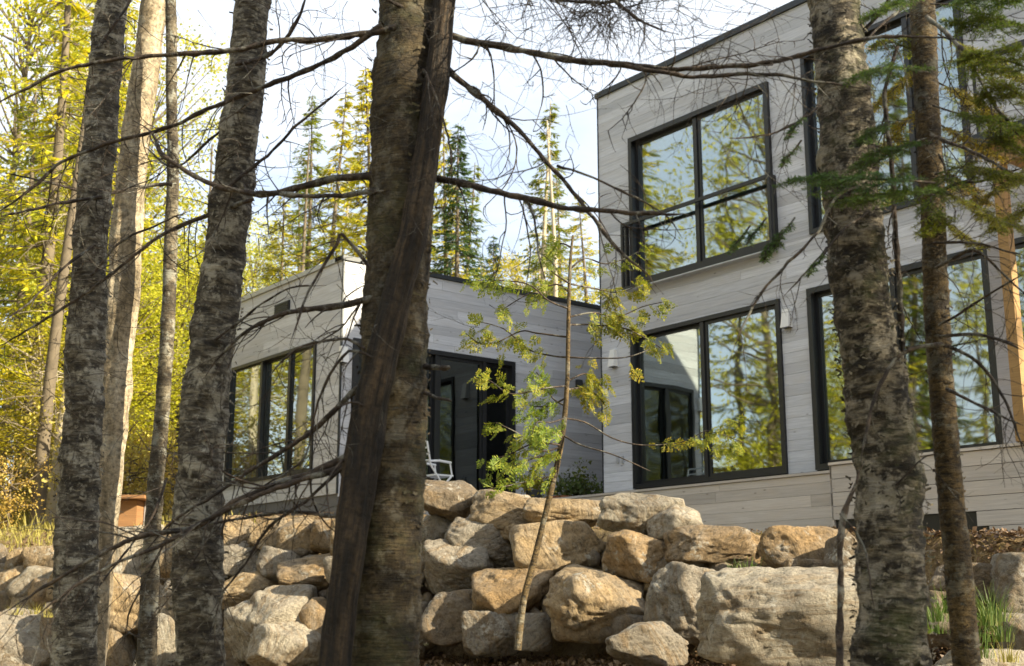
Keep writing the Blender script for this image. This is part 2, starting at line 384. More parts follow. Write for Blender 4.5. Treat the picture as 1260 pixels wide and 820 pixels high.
def window(th, axis, plane, out, u0, u1, z0, z1, cols, name='window', fr=.055, proud=.03, glass='glass', deep=.0, leaf=.045, panes=None):
    """a framed opening; cols = positions along the wall where mullions stand (excluding the ends)"""
    def bx(mb, a0, a1, t0, t1, c0, c1):
        if axis == 'y': mb.box((plane+out*t0, a0, c0), (plane+out*t1, a1, c1))
        else: mb.box((a0, plane+out*t0, c0), (a1, plane+out*t1, c1))
    f = MB()
    bx(f, u0, u0+fr, proud, -.12, z0, z1); bx(f, u1-fr, u1, proud, -.12, z0, z1)
    bx(f, u0+fr, u1-fr, proud, -.12, z0, z0+fr); bx(f, u0+fr, u1-fr, proud, -.12, z1-fr, z1)
    w = f.build(name, M['black'], th)
    edges = [u0+fr]+list(cols)+[u1-fr]
    for c in cols:
        q = MB(); bx(q, c-.035, c+.035, .012, -.10, z0+fr, z1-fr); q.build('mullion', M['black'], w)
    for i, (a, b) in enumerate(zip(edges, edges[1:])):
        a2 = a+(.035 if i else 0); b2 = b-(.035 if i < len(edges)-2 else 0); dp = -.03-.045*(i % 2)
        q = MB(); lf = leaf
        bx(q, a2, a2+lf, dp+.02, dp-.02, z0+fr, z1-fr); bx(q, b2-lf, b2, dp+.02, dp-.02, z0+fr, z1-fr)
        bx(q, a2+lf, b2-lf, dp+.02, dp-.02, z0+fr, z0+fr+lf); bx(q, a2+lf, b2-lf, dp+.02, dp-.02, z1-fr-lf, z1-fr)
        q.build('sash', M['black'], w)
        q = MB(); bx(q, a2+lf, b2-lf, dp+.004, dp-.004, z0+fr+lf, z1-fr-lf)
        q.build('pane', M[panes[i] if panes else glass], w)
    return w

# --- two-storey part
main = thing('house', 'tall two-storey house clad in grey timber boards, upper right behind the trees', 'house', (14.5, 10, 1.0))
hU = (onX(955, 300, FX)[0], onX(775, 172, FX)[0], onX(765, 357, FX)[1], onX(775, 172, FX)[1])
hD = (onX(960, 370, FX)[0], onX(777, 412, FX)[0], ZF, onX(777, 412, FX)[1])
u2a = onX(1200, 230, FX)[0]; hU2 = (u2a, onX(990, 150, FX)[0], onX(1005, 287, FX)[1], 7.05)
d2b = onX(999, 450, FX)[0]; d2a = onX(1229, 450, FX)[0]; hD2 = (d2a, d2b, ZF, onX(1000, 355, FX)[1])
hD3 = (6.45, onX(1243, 450, FX)[0], ZF, hD2[3])
holes = [hU, hD, hU2, hD2, hD3]
wall = wall_slab('front_wall', main, 'y', FX+.022, FX+.24, FY0+.01, FY1-.01, 1.0, ZR-.02, holes, M['back'])
clad(wall, main, 'y', FX, -1, FY0, FY1-.012, 1.45, ZR-.09, holes, mat=M['clad'], seed=5)
q = MB(); q.box((FX-.012, FY1-.012, 1.0), (FX+.05, FY1+.004, ZR-.09)); q.build('corner_trim', M['cap'], main)
XB = 19.5
o_ = wall_slab('side_wall', main, 'x', FY1-.24, FY1-.02, FX+.24, XB, 1.0, ZR-.02, [], M['back'])
clad(o_, main, 'x', FY1, 1, FX+.06, XB, 4.8, ZR-.09, [], mat=M['clad'], seed=6, bh=.155, maxlen=3.7)
o_ = wall_slab('end_wall', main, 'x', FY0+.02, FY0+.24, FX+.24, XB, 1.0, ZR-.02, [], M['back'])
clad(o_, main, 'x', FY0, -1, FX+.02, XB, 1.45, ZR-.09, [], mat=M['clad'], seed=8, bh=.28, maxlen=4.5)
q = MB(); q.box((XB, FY0, 1.0), (XB+.2, FY1, ZR-.02)); q.build('rear_wall', M['inner'], main)
q = MB(); q.box((FX-.035, FY0-.03, ZR-.088), (XB+.22, FY1+.03, ZR)); q.build('roof_edge', M['cap'], main)
q = MB(); q.box((FX+.245, FY0+.245, 4.15), (XB-.02, FY1-.245, 4.42)); q.build('upper_floor', M['floorin'], main)
q = MB(); q.box((FX+.245, FY0+.245, 1.2), (XB-.02, FY1-.245, ZF)); q.build('ground_floor', M['floorin'], main)
q = MB(); q.box((FX+.3, 10.0, ZF+.002), (XB-.1, 10.12, 4.148)); q.box((FX+2.2, 10.5, 4.422), (XB-.1, 10.62, 7.7)); q.box((16.6, FY0+.3, 4.422), (16.72, 10.49, 7.7)); q.box((16.8, 10.13, ZF+.002), (16.92, FY1-.3, 4.148))
q.build('partition', M['inner'], main)
wU = window(main, 'y', FX, -1, *hU, [onX(858, 250, FX)[0]], fr=.07, proud=.05)
window(main, 'y', FX, -1, *hD, [onX(867, 500, FX)[0]], name='sliding_door', fr=.06, proud=.035)
window(main, 'y', FX, -1, *hU2, [u2a+.75], fr=.06)
window(main, 'y', FX, -1, *hD2, [onX(1105, 450, FX)[0]], name='sliding_door', fr=.07, proud=.04)
window(main, 'y', FX, -1, *hD3, [], name='sliding_door', fr=.06)
# juliet railing in front of the first upper window
j = MB(); zj = onX(955, 208, FX-.2)[1]; ya, yb = hU[0]-.05, hU[1]+.1; X0 = FX-.14; zb = hU[2]-.06
j.box((X0, ya, zj-.05), (X0+.04, yb, zj)); j.box((X0, ya, zb), (FX-.055, yb, zb+.04))
for yy in (ya, yb-.04):
    j.box((X0, yy, zb+.041), (X0+.04, yy+.04, zj-.051)); j.box((FX-.06, yy, zb+.041), (FX-.002, yy+.04, zj)); j.box((X0+.041, yy, zj-.045), (FX-.061, yy+.04, zj-.005))
rl = j.build('balcony_railing', M['black'], main)
q = MB(); q.box((X0-.005, ya, zb-.02), (FX-.03, yb, zb-.003)); q.build('sill_flashing', M['palecap'], rl)

# --- single-storey wing
wing = thing('house_wing', 'low flat-roofed wing of the house in pale grey boards, left of the tall part', 'house', (11, 17, 1.0))
hL = (onX(390, 420, WX)[0], onX(284, 455, WX)[0], onX(390, 580, WX)[1], onX(390, 420, WX)[1])
hS = (onY(432, 500, WY)[0], onY(633, 500, WY)[0], 1.55, onY(633, 446, WY)[1])
zl0 = onX(395, 610, WX)[1]
wl_ = wall_slab('left_wall', wing, 'y', WX+.022, WX+.24, WY+.02, WYE, 1.0, ZW-.03, [hL], M['back'])
clad(wl_, wing, 'y', WX, -1, WY+.022, WYE, zl0, ZW-.07, [hL], mat=M['clad'], seed=11)
wf_ = wall_slab('front_wall', wing, 'x', WY+.022, WY+.24, WX+.24, 16.0, 1.0, ZW-.03, [hS], M['back'])
clad(wf_, wing, 'x', WY, -1, WX+.022, 16.0, 1.45, ZW-.07, [hS], mat=M['clad'], seed=12)
q = MB(); q.box((WX-.006, WY-.008, zl0), (WX+.02, WY+.02, ZW-.07)); q.build('corner_trim', M['cap'], wing)
q = MB(); q.box((WX-.03, WY+.04, ZW-.068), (WX+.2, WYE+.02, ZW+.0)); q.build('roof_edge', M['palecap'], wing)
q = MB(); q.box((WX-.03, WY-.03, ZW-.066), (16.0, WY+.2, ZW-.001)); q.build('roof_edge', M['cap'], wing)
q = MB(); q.box((WX+.05, WY+.05, ZW-.4), (16.0, WYE, ZW-.09)); q.build('roof', M['cap'], wing)
q = MB(); q.box((WX+.25, WYE-.2, 1.0), (16.0, WYE-.01, ZW-.41)); q.box((15.8, WY+.25, 1.0), (16, WYE-.21, ZW-.41)); q.build('rear_wall', M['inner'], wing)
q = MB(); q.box((WX+.25, WY+.25, 1.2), (15.78, WYE-.22, 1.55)); q.build('floor', M['floorin'], wing)
q = MB(); q.box((WX+.06, WY+.06, .3), (WX+.2, WYE-.05, zl0-.01)); q.build('foundation', M['concrete'], wing)
ly = [onX(320, 510, WX)[0], onX(355, 500, WX)[0]]
window(wing, 'y', WX, -1, *hL, sorted(ly), fr=.05, leaf=.02)
sx = [onY(x, 500, WY)[0] for x in (480, 537, 596)]
window(wing, 'x', WY, -1, *hS, sx, name='sliding_door', fr=.07, proud=.03, panes=['darkglass']*4)
ve = MB(); va = onX(357, 380, WX); vb = onX(340, 380, WX); vz = onX(348, 388, WX)[1]; vz1 = onX(348, 373, WX)[1]
ve.box((WX-.03, va[0], vz), (WX-.002, vb[0], vz1)); vo = ve.build('wall_vent', M['black'], wing)
for k in range(5):
    q = MB(); zz = vz+.02+k*(vz1-vz-.02)/5; q.box((WX-.045, va[0]+.01, zz), (WX-.031, vb[0]-.01, zz+.018)); q.build('louvre', M['cap'], vo)

# --- wall lamps: slanted hollow prisms
def wall_lamp(label, face, axis, x0, y0, x1, y1, plane):
    f = onX if axis == 'y' else onY
    a = f((x0+x1)/2, y0, plane); b_ = f((x0+x1)/2, y1, plane); c = f(x0, (y0+y1)/2, plane)[0]; d = f(x1, (y0+y1)/2, plane)[0]
    mid = (c+d)/2; h = abs(a[1]-b_[1]); wd = min(abs(d-c), .13)*.5; zc = (a[1]+b_[1])/2
    loc = (plane, mid, zc) if axis == 'y' else (mid, plane, zc)
    t = thing('wall_lamp', label, 'lamp', loc, 'box lamps fixed to the house walls')
    def quad(w0, o0, z0_, w1, o1, z1_):
        pts = []
        for (w_, oo, zz) in ((w0, o0, z0_), (w1, o1, z1_)):
            for s, o2 in ((-1, .004), (1, .004), (1, oo), (-1, oo)):
                pts.append((plane-o2, mid+s*w_, zz) if axis == 'y' else (mid+s*w_, plane-o2, zz))
        m = MB(); m.add(pts, [(0,1,2,3),(4,7,6,5),(0,4,5,1),(1,5,6,2),(2,6,7,3),(3,7,4,0)]); return m
    quad(wd*1.0, .10, zc-h/2, wd*.8, .06, zc+h/2).build('lamp_body', face, t)
    quad(wd*.85, .085, zc-h/2-.006, wd*.85, .085, zc-h/2-.001).build('lens', M['cap'], t)
wall_lamp('white box lamp near the sunlit left corner of the low wing', M['lampwhite'], 'x', 415, 427, 427, 447, WY)
wall_lamp('dark box lamp on the low wing behind the leafy sapling', M['cap'], 'x', 703, 468, 719, 484, WY)
wall_lamp('white box lamp at the left edge of the tall house', M['lampwhite'], 'y', 751, 431, 763, 452, FX)
wall_lamp('white box lamp between the two large ground floor doors', M['lampwhite'], 'y', 963, 381, 978, 404, FX)
q = MB()
for xx in (761, 767):
    a = onX(xx, 566, FX); q.box((FX-.025, a[0]-.02, a[1]-.05), (FX-.001, a[0]+.02, a[1]+.05))
tag(q.build('outdoor_socket', M['palecap']), 'pair of small grey sockets low on the boards left of the sliding door', 'socket')

# --- decks and patio
deck = thing('deck', 'long low deck with grey board skirt under the tall house windows', 'deck', (11.9, 11, 1.0))
SX = 11.6; zs = onX(745, 607, SX)[1]; sY0 = onX(1020, 600, SX)[0]-.3; sY1 = 14.97
q = MB(); q.box((SX+.024, sY0, .75), (FX-.03, sY1, zs-.03)); dk = q.build('deck_frame', M['back'], deck)
clad(dk, deck, 'y', SX, -1, sY0, sY1, .82, zs-.032, [], mat=M['deckwood'], seed=21, bh=.135, maxlen=2.6)
x_ = SX-.02; sp_ = MB()
for k in range(6):
    xb = x_+k*.13
    if xb+.125 < FX-.06: board(dk, deck, (xb, sY0, zs-.029), (xb+.125, sY1, zs), M['deckwood'])
deck2 = thing('porch', 'raised timber porch with pale board skirt at the right edge', 'porch', (11.6, 6.5, .8))
PX_ = 11.3; pt_ = onX(1020, 568, PX_); pY1 = pt_[0]; pz = onX(1150, 556, PX_)[1]
q = MB(); q.box((PX_+.03, 2.2, .45), (FX-.03, pY1-.03, pz-.035)); pf = q.build('porch_frame', M['black'], deck2)  # solid box coloured black, standing in for the deep shade in the skirt gap
gY0 = onX(1222, 655, PX_)[0]; gY1 = onX(1140, 650, PX_)[0]; zc0 = onX(1150, 634, PX_)[1]
zrow = pz-.033; k = 0; rr = random.Random(4)
while zrow > .56:
    zb_ = zrow-.15
    segs = [(2.2, pY1)]
    if zb_ < zc0-.03: segs = [(2.2, onX(1200+ (zc0-zrow)*95, 600, PX_)[0])]+([(onX(1030, 600, PX_)[0], pY1)] if False else [])
    for a, b in segs:
        c = a
        while c < b-.02:
            e = min(b, c+rr.uniform(1.6, 2.6)); 
            if b-e < .4: e = b
            board(pf, deck2, (PX_, c+.002, zb_+.003), (PX_+.024, e-.002, zrow-.003), M['deckwood']); c = e
    zrow = zb_
for k in range(7):
    xb = PX_-.02+k*.15
    board(pf, deck2, (xb, 2.2, pz-.029), (xb+.145, pY1, pz), M['deckwood'])
q = MB(); q.box((PX_, pY1-.024, .8), (FX-.05, pY1, pz-.031)); q.build('end_board', M['deckwood'], deck2)
can = thing('porch_canopy', 'flat timber canopy with orange soffit and dark edge above the right porch', 'canopy', (11.8, 5, 4.4))
cz = onX(1245, 175, 11.25)[1]; cy = onX(1197, 188, 11.15)[0]
q = MB(); q.box((11.15, 2.0, cz+.03), (FX-.02, cy, cz+.16)); q.build('canopy_roof', M['cap'], can)
for k in range(8):
    board(can, can, (11.17+k*.148, 2.02, cz), (11.17+k*.148+.144, cy-.02, cz+.028), M['orange'])
q = MB(); q.box((11.2, 2.1, cz-.20), (11.3, cy-.25, cz-.002)); q.build('beam', M['orange'], can)
py_ = onX(1247, 400, 11.25)[0]
q = MB(); q.box((11.2, py_-.055, pz+.001), (11.31, py_+.055, cz-.202)); q.build('post', M['orange'], can)
q = MB(); q.box((11.2, 3.3, pz+.001), (11.31, 3.41, cz-.202)); q.build('post', M['orange'], can)
ry = onX(1192, 74, 11.2)
rail = thing('balcony_rail', 'dark balcony rail above the canopy at the upper right', 'railing', (11.2, 5, cz+.16))
q = MB(); q.box((11.19, 2.1, ry[1]-.06), (11.25, ry[0], ry[1])); q.build('top_rail', M['black'], rail)
for yy in (ry[0]-.06, 4.6, 3.4, 2.3): q = MB(); q.box((11.2, yy, cz+.162), (11.24, yy+.04, ry[1]-.061)); q.build('post', M['black'], rail)
q = MB(); q.box((FX-.06, d2a-.16, ZF-.05), (FX-.026, d2a-.01, hD2[3]+.02)); pil = q.build('grey_pier', M['greypost'], main)

patio = MB(); patio.box((8.9, 13.0, .6), (SX-.03, WY-.03, 1.36)); tag(patio.build('patio', M['concrete']), kind='structure')
ch = thing('patio_chair', 'white folding chair on the patio in front of the dark sliding door', 'chair', (*onY(533, 590, 14.3), 0))
cx, czz = onY(534, 598, 14.3); ch.location = (cx, 14.3, 1.36)
def cbar(pts, r=.014, nm='frame'):
    m = MB(); m.tube([Vector(p)*.86+Vector((cx, 14.3, 1.36)) for p in pts], [r]*len(pts), 6); m.build(nm, M['white'], ch, True)
for s in (-.22, .22):
    cbar([(-.30, s, .98), (-.22, s, .60), (-.10, s, .45), (.25, s, 0)], nm='leg'); cbar([(-.25, s, 0), (.0, s, .25), (.20, s, .45)], nm='leg')
    cbar([(-.26, s, .66), (-.05, s, .68), (.18, s, .66)], .018, 'armrest')
    cbar([(.16, s, .66), (.20, s, .45)], .012, 'arm_support')
q = MB(); q.box((cx-.12, 14.3-.19, 1.36+.378), (cx+.20, 14.3+.19, 1.36+.40)); q.build('seat', M['white'], ch)
for k in range(4): cbar([(-.305+.03*k*0-.0+.022*k, -.22, .98-.1*k), (-.305+.022*k, .22, .98-.1*k)], .013, 'back_slat')

# ---------------------------------------------------------------- boulders
def ico(sub):
    import bmesh
    bm = bmesh.new(); bmesh.ops.create_icosphere(bm, subdivisions=sub, radius=1)
    v = np.array([x.co[:] for x in bm.verts]); f = np.array([[q.index for q in x.verts] for x in bm.faces]); bm.free(); return v, f
ICO = ico(5); ICO4 = ico(4)
def vnoise(V, sc, seed):
    off = Vector((seed*7.13, seed*3.7, seed*1.9)); return np.array([noise.noise(Vector(v)*sc+off) for v in V])
def rock_shape(seed, box, big=True):
    V, F = ICO if big else ICO4
    r = RS(seed); n = 15
    N = r.normal(size=(n, 3)); N /= np.linalg.norm(N, axis=1)[:,None]
    N = np.vstack([N, np.eye(3), -np.eye(3)]); H = np.concatenate([r.uniform(.60, 1.0, n), r.uniform(1.0-.32*box, 1.1-.32*box, 6)])
    d = V@N.T; q = np.where(d > .05, H/np.maximum(d, .05), 9.0)
    p = 40.0; rad = (np.sum(q**(-p), axis=1))**(-1/p)
    rad = np.minimum(rad, 1.35)
    nn = .08*vnoise(V, 1.4, seed)+.045*vnoise(V, 3.2, seed+9)
    n3 = vnoise(V, 8, seed+4); nn += .018*n3-.05*np.maximum(0, .1-np.abs(vnoise(V*np.array((1,1,2.2)), 1.7, seed+33)))/.1
    if big: nn += .010*vnoise(V, 18, seed+5)-.03*np.maximum(0, .12-np.abs(vnoise(V, 2.2, seed+2)))/.12
    return V*(rad+nn)[:,None], F
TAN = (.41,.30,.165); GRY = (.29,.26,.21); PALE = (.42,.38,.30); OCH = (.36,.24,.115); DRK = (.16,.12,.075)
def boulder(x0, y0, x1, y1, col, label, tilt=0, box=.6, dw=0, seed=None, depth=.85, name='boulder'):
    seed = seed if seed is not None else int(x0*3+y0*7+x1)
    x0 -= 4; x1 += 4; y0 -= 3; y1 += 5                     # neighbours press against each other
    cx_, cy_ = (x0+x1)/2, (y0+y1)/2
    u = (cx_-630)/1520*11; 
    for _ in range(3): ww = wall_w(u); u = (cx_-630)/1540*ww
    w = ww+.32-.72*smooth((cy_-640)/150)+dw
    px = PXL(cy_, w); W, H = (x1-x0)*px, (y1-y0)*px
    c = P(cx_, cy_, w+.0)
    V, F = rock_shape(seed, box, (x1-x0) > 70)
    V = V*np.array((W/2, depth*max(min(W, H*1.3), .6*W)/2, H/2))        # camera-aligned local axes first
    t = math.radians(tilt); R_ = np.array([[math.cos(t),0,-math.sin(t)],[0,1,0],[math.sin(t),0,math.cos(t)]])
    V = V@R_.T
    mn, mx_ = V.min(0), V.max(0)
    V[:,0] = (V[:,0]-(mn[0]+mx_[0])/2)*W/(mx_[0]-mn[0]); V[:,2] = (V[:,2]-(mn[2]+mx_[2])/2)*H/(mx_[2]-mn[2])
    X = V[:,0:1]*np.array([[RT[0], RT[1], 0]])+V[:,1:2]*np.array([[FW[0], FW[1], 0]])+V[:,2:3]*np.array([[0,0,1]])
    o = link(name, arr_mesh(name, X, F, smooth=True), M['rock']); o.location = c
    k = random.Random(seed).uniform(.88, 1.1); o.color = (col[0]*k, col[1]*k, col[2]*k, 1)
    tag(o, label, 'boulder', 'boulders stacked in the dry stone wall' if name == 'boulder' else None)
    return o
BL = [
 (522,592,588,640,DRK,'mottled dark boulder at top of wall just right of the thick double trunk',0,.3),
 (580,605,656,650,TAN,'angular tan boulder in top course beside the mottled dark one',-8,.8),
 (645,615,738,646,TAN,'flat tan slab in top course behind the leafy sapling stem',-3,.7),
 (738,609,838,657,PALE,'pale grey-white ridged boulder in top course under the deck',-6,.8),
 (798,622,860,660,PALE,'small pale lumpy boulder beside the ridged whitish one',4,.4),
 (520,637,560,666,GRY,'thin grey stone squeezed beside the thick trunk, second course',-6,.8),
 (550,640,640,698,GRY,'grey slanting boulder sloping down to the right in second course',-22,.8),
 (619,642,662,663,TAN,'small tan wedge stone left of the sapling stem',-4,.6),
 (630,643,741,711,TAN,'big rounded tan boulder crossed by the sapling stem',6,.35),
 (744,655,833,719,OCH,'ochre boulder with squared face below the pale ridged one',-8,.7),
 (521,667,606,732,GRY,'grey boulder with whitish top next to the thick trunk',-10,.6),
 (584,700,679,762,OCH,'ochre round-cornered boulder left of the sapling stem, third course',4,.5),
 (672,697,792,787,TAN,'large domed tan boulder right of the sapling stem',0,.45),
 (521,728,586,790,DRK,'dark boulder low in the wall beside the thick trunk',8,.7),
 (571,754,641,802,GRY,'squared grey block at the foot of the wall left of sapling',0,.9),
 (637,758,676,797,GRY,'small grey block behind the foot of the sapling',0,.8),
 (747,768,843,817,GRY,'low grey boulder half sunk in dead leaves at the wall foot',4,.4,-.5),
 (795,695,908,792,GRY,'broad grey-tan boulder tucked behind the biggest boulder',-14,.5,-.1),
 (862,701,1054,828,PALE,'biggest boulder of all, pale and facing right of centre',-8,.32,-.75),
 (822,648,944,692,OCH,'long ochre slab in top course above the biggest boulder',-3,.8),
 (938,650,1034,697,OCH,'ochre slab in top course left of the leaning bare stick',3,.7),
 (1017,655,1062,722,DRK,'dark upright boulder behind the leaning bare stick',0,.4),
 (820,654,852,690,TAN,'little tan stone wedged beside the ochre slab',0,.5),
 (968,691,1012,708,OCH,'small flat stone directly on top of the biggest boulder gap',0,.7),
 (1140,697,1228,758,DRK,'brown boulder behind the slim golden trunk at right',5,.5),
 (1224,684,1290,757,GRY,'smooth grey boulder cut by the right picture edge',-6,.45),
 (1236,757,1290,800,GRY,'flat grey stone low at the right picture edge',0,.8,-.3),
 (1140,802,1262,850,PALE,'pale stone peeking up at the bottom right corner',0,.4,-.6),
 (1130,730,1190,792,DRK,'dark stone between the peeling trunk and the golden trunk',0,.6),
 (270,638,322,674,TAN,'tan boulder in top course just right of the second thick birch',0,.6),
 (308,637,364,682,TAN,'tan boulder leaning left, second in top row under the wing window',18,.6),
 (345,638,397,678,TAN,'rounded boulder third along under the wing window',0,.4),
 (383,636,440,680,OCH,'ochre boulder with split face left of the thick double trunk',0,.7),
 (269,672,332,706,GRY,'grey flat-topped boulder beside the second thick birch',-4,.7),
 (320,675,374,712,GRY,'grey wedge-shaped boulder in the second row of the left wall',-12,.7),
 (345,684,412,732,OCH,'ochre triangular boulder left of the thick double trunk',14,.8),
 (269,704,342,745,TAN,'tan sloping boulder above the great round pale one',10,.7),
 (277,723,383,810,PALE,'great round pale boulder between second birch and thick trunk',0,.35,-.2),
 (366,738,420,790,OCH,'ochre stone touching the right of the round pale boulder',0,.6),
 (308,768,402,835,PALE,'whitish stone at the bottom left of the thick double trunk',10,.6,-.3),
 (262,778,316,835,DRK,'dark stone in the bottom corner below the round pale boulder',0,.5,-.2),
 (125,649,205,714,PALE,'large pale boulder in top course behind the slim grey trunk',0,.45),
 (120,708,216,776,TAN,'large tan block behind the slim grey trunk, second course',-3,.85,-.1),
 (122,770,172,838,TAN,'tan boulder low between the pale trunk and slim grey trunk',10,.5,-.2),
 (170,758,222,838,PALE,'pale upright boulder low between slim grey trunk and birch',0,.5,-.2),
 (186,658,240,716,TAN,'tan boulder in top course touching the second thick birch',0,.5),
 (-6,682,20,699,DRK,'dark small stone at the far left end, topmost row',0,.5),
 (14,677,40,699,TAN,'small tan cube-like stone near the far left end, topmost row',0,.6),
 (34,675,72,699,TAN,'tan flat-topped stone touching the leftmost birch, topmost row',0,.7),
 (-14,696,16,713,GRY,'small grey stone at the left picture edge, second row',0,.6),
 (-4,699,36,732,TAN,'tan rounded stone at the left edge above the darker pair',0,.4),
 (19,697,72,737,PALE,'bluish white stone left of the leftmost birch, second row',-6,.7),
 (39,714,76,752,OCH,'ochre stone half hidden by the leftmost birch',0,.6),
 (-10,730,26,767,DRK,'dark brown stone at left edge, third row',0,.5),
 (17,735,48,763,TAN,'small tan stone between the dark one and the birch',0,.5),
 (-40,752,82,850,GRY,'big boulder in the bottom left corner, half in shadow',-6,.6,-.4),
 (205,652,275,712,TAN,'tan boulder hidden behind the second thick birch, top row',0,.5),
 (200,708,275,775,GRY,'grey boulder hidden behind the second thick birch, middle row',0,.5),
 (60,690,135,745,TAN,'tan boulder behind the leftmost birch, upper row',0,.5),
 (60,742,135,830,GRY,'grey boulder behind the leftmost birch, lower row',0,.5),
 (410,640,525,690,TAN,'tan boulder hidden behind the thick double trunk, top row',0,.6),
 (405,685,525,745,GRY,'grey boulder hidden behind the thick double trunk, middle row',0,.6),
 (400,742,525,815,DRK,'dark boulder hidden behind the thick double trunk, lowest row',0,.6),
 (1050,705,1145,800,GRY,'grey boulder hidden behind the peeling birch at right',0,.5),
]
for b in BL: boulder(*b[:6], tilt=b[6] if len(b) > 6 else 0, box=b[7] if len(b) > 7 else .6, dw=b[8] if len(b) > 8 else 0)
# small fill stones in the joints, sunk between the boulders
rr = random.Random(12); mb = MB()
V4, F4 = ico(2)
for k in range(230):
    x = rr.uniform(-20, 1250); 
    u = (x-630)/1540*11; 
    for _ in range(3): ww = wall_w(u); u = (x-630)/1540*ww
    y = rr.uniform(665, 800); w = ww+.30-.6*smooth((y-640)/150)+rr.uniform(.0, .2)
    if x > 1060: continue
    c = P(x, y, w); s = rr.uniform(.05, .13)
    d = np.array([rr.uniform(.6, 1.3) for _ in range(3)])*s
    VV = V4*(1+.2*vnoise(V4, 1.6, k)[:,None])*d+np.array(c); mb.add(VV, F4)
o = mb.build('filler_stones', M['rock'], smooth=True); o.color = (*DRK, 1); tag(o, 'small stones wedged in the joints of the boulder wall', 'stones', kind='stuff')  # dark colour stands in for the shade in the crevices between boulders

# ---------------------------------------------------------------- foreground trees
def catmull(pts, step):
    pts = [np.asarray(p, float) for p in pts]; out = []
    n = len(pts)
    for i in range(n-1):
        p0 = pts[max(i-1, 0)]; p1 = pts[i]; p2 = pts[i+1]; p3 = pts[min(i+2, n-1)]
        k = max(2, int(np.linalg.norm(p2[:3]-p1[:3])/step))
        for j in range(k):
            t = j/k; out.append(.5*((2*p1)+(-p0+p2)*t+(2*p0-5*p1+4*p2-p3)*t*t+(-p0+3*p1-3*p2+p3)*t*t*t))
    out.append(pts[-1]); return np.array(out)
def knotv(v, sc): return noise.noise(Vector(v)*sc)
def trunk_mesh(path, rad, seed, sides=40, kind='birch', amp=1.8):
    """path (n,3), rad (n): a bark surface with lumps, ridges or plates"""
    r = RS(seed); n = len(path); d = np.gradient(path, axis=0); d /= np.linalg.norm(d, axis=1)[:,None]
    x = np.cross(d, (0.2,1,0)); x /= np.linalg.norm(x, axis=1)[:,None]; y = np.cross(d, x)
    s = np.concatenate([[0], np.cumsum(np.linalg.norm(np.diff(path, axis=0), axis=1))])
    th = np.arange(sides)*2*math.pi/sides; C, S = np.cos(th), np.sin(th)
    R0 = float(np.median(rad)); V = np.zeros((n, sides, 3)); A = np.zeros((n, sides, 3)); K = np.zeros((n, sides))
    knots = [(r.uniform(0, s[-1]), r.uniform(0, 6.28), r.uniform(.5, 1.0)) for _ in range(int(s[-1]*3.2))] if kind != 'cedar' else []
    for i in range(n):
        for j in range(sides):
            q = Vector((C[j]*R0, S[j]*R0, s[i])); o = Vector((seed*3.1, seed, 0))
            k = .10*noise.noise(q*3.2+o)+.05*noise.noise(q*9+o)
            if kind == 'birch':
                k += .07*max(0, noise.noise(Vector((q.x*14, q.y*14, q.z*34))+o))+.035*noise.noise(q*60+o)+.10*max(0, noise.noise(Vector((q.x*5, q.y*5, q.z*9))+o)-.15)
            elif kind == 'cedar':
                k += .16*(abs(noise.noise(Vector((q.x*44, q.y*44, q.z*2.2))+o))-.2)+.05*noise.noise(Vector((q.x*90, q.y*90, q.z*8))+o)
            elif kind == 'fir':
                k += .045*noise.noise(Vector((q.x*30, q.y*30, q.z*60))+o)+.03*noise.noise(q*70+o)
            else: k += .02*noise.noise(q*30+o)
            K[i,j] = k; A[i,j] = (q.x, q.y, q.z)
    K = (K-K.mean()-.6*(K.mean(1)-K.mean())[:,None])*amp-.035
    for i in range(n):
        V[i] = path[i]+(x[i]*C[:,None]+y[i]*S[:,None])*rad[i]*(1+K[i])[:,None]
        for ks, kt, ka in knots:
            if abs(s[i]-ks) < R0*.5:
                dt = (th-kt+math.pi) % (2*math.pi)-math.pi
                bmp = .20*ka*np.exp(-((s[i]-ks)/(R0*.18))**2-(dt/.22)**2)
                V[i] += (x[i]*C[:,None]+y[i]*S[:,None])*(rad[i]*bmp)[:,None]
    A += np.array((seed*1.7, seed*.9, seed*2.3))
    I = (np.arange(n-1)[:,None]*sides); J = np.arange(sides)[None,:]; J2 = (J+1) % sides
    F = np.stack([I+J, I+J2, I+sides+J2, I+sides+J], -1).reshape(-1, 4)
    return V.reshape(-1, 3), F, A.reshape(-1, 3)
def twig(mb, p, d, L, r, rng, depth=0, droop=.35, curl=.5, seg=.035, fork=.85):
    """a thin wandering dead twig with its own side twigs"""
    p = np.array(p, float); d = np.array(d, float); d /= np.linalg.norm(d)
    n = max(4, int(L/seg)); n = min(n, 16); st = L/n; pts = [p.copy()]; bend = rng.normal(0, curl, 3)/n
    kids = []
    for i in range(n):
        d = d+bend+rng.normal(0, .09, 3)+np.array((0, 0, -droop/n)); d /= np.linalg.norm(d)
        p = p+d*st; pts.append(p.copy())
        if depth < 2 and i > 0 and rng.rand() < fork*(.55 if depth else .6):
            s = rng.normal(0, 1, 3); s -= d*np.dot(s, d); s /= np.linalg.norm(s)+1e-6
            kids.append((p.copy(), d*.6+s*.8, L*rng.uniform(.22, .5)*(1-i/n*.5)))
    mb.tube(pts, np.linspace(r, r*.35, len(pts)), 4 if depth == 0 else 3, cap=False)
    for a, b, c in kids:
        if c > .03: twig(mb, a, b, c, r*.6, rng, depth+1, droop, curl, seg, fork*.75)
TREES = {}
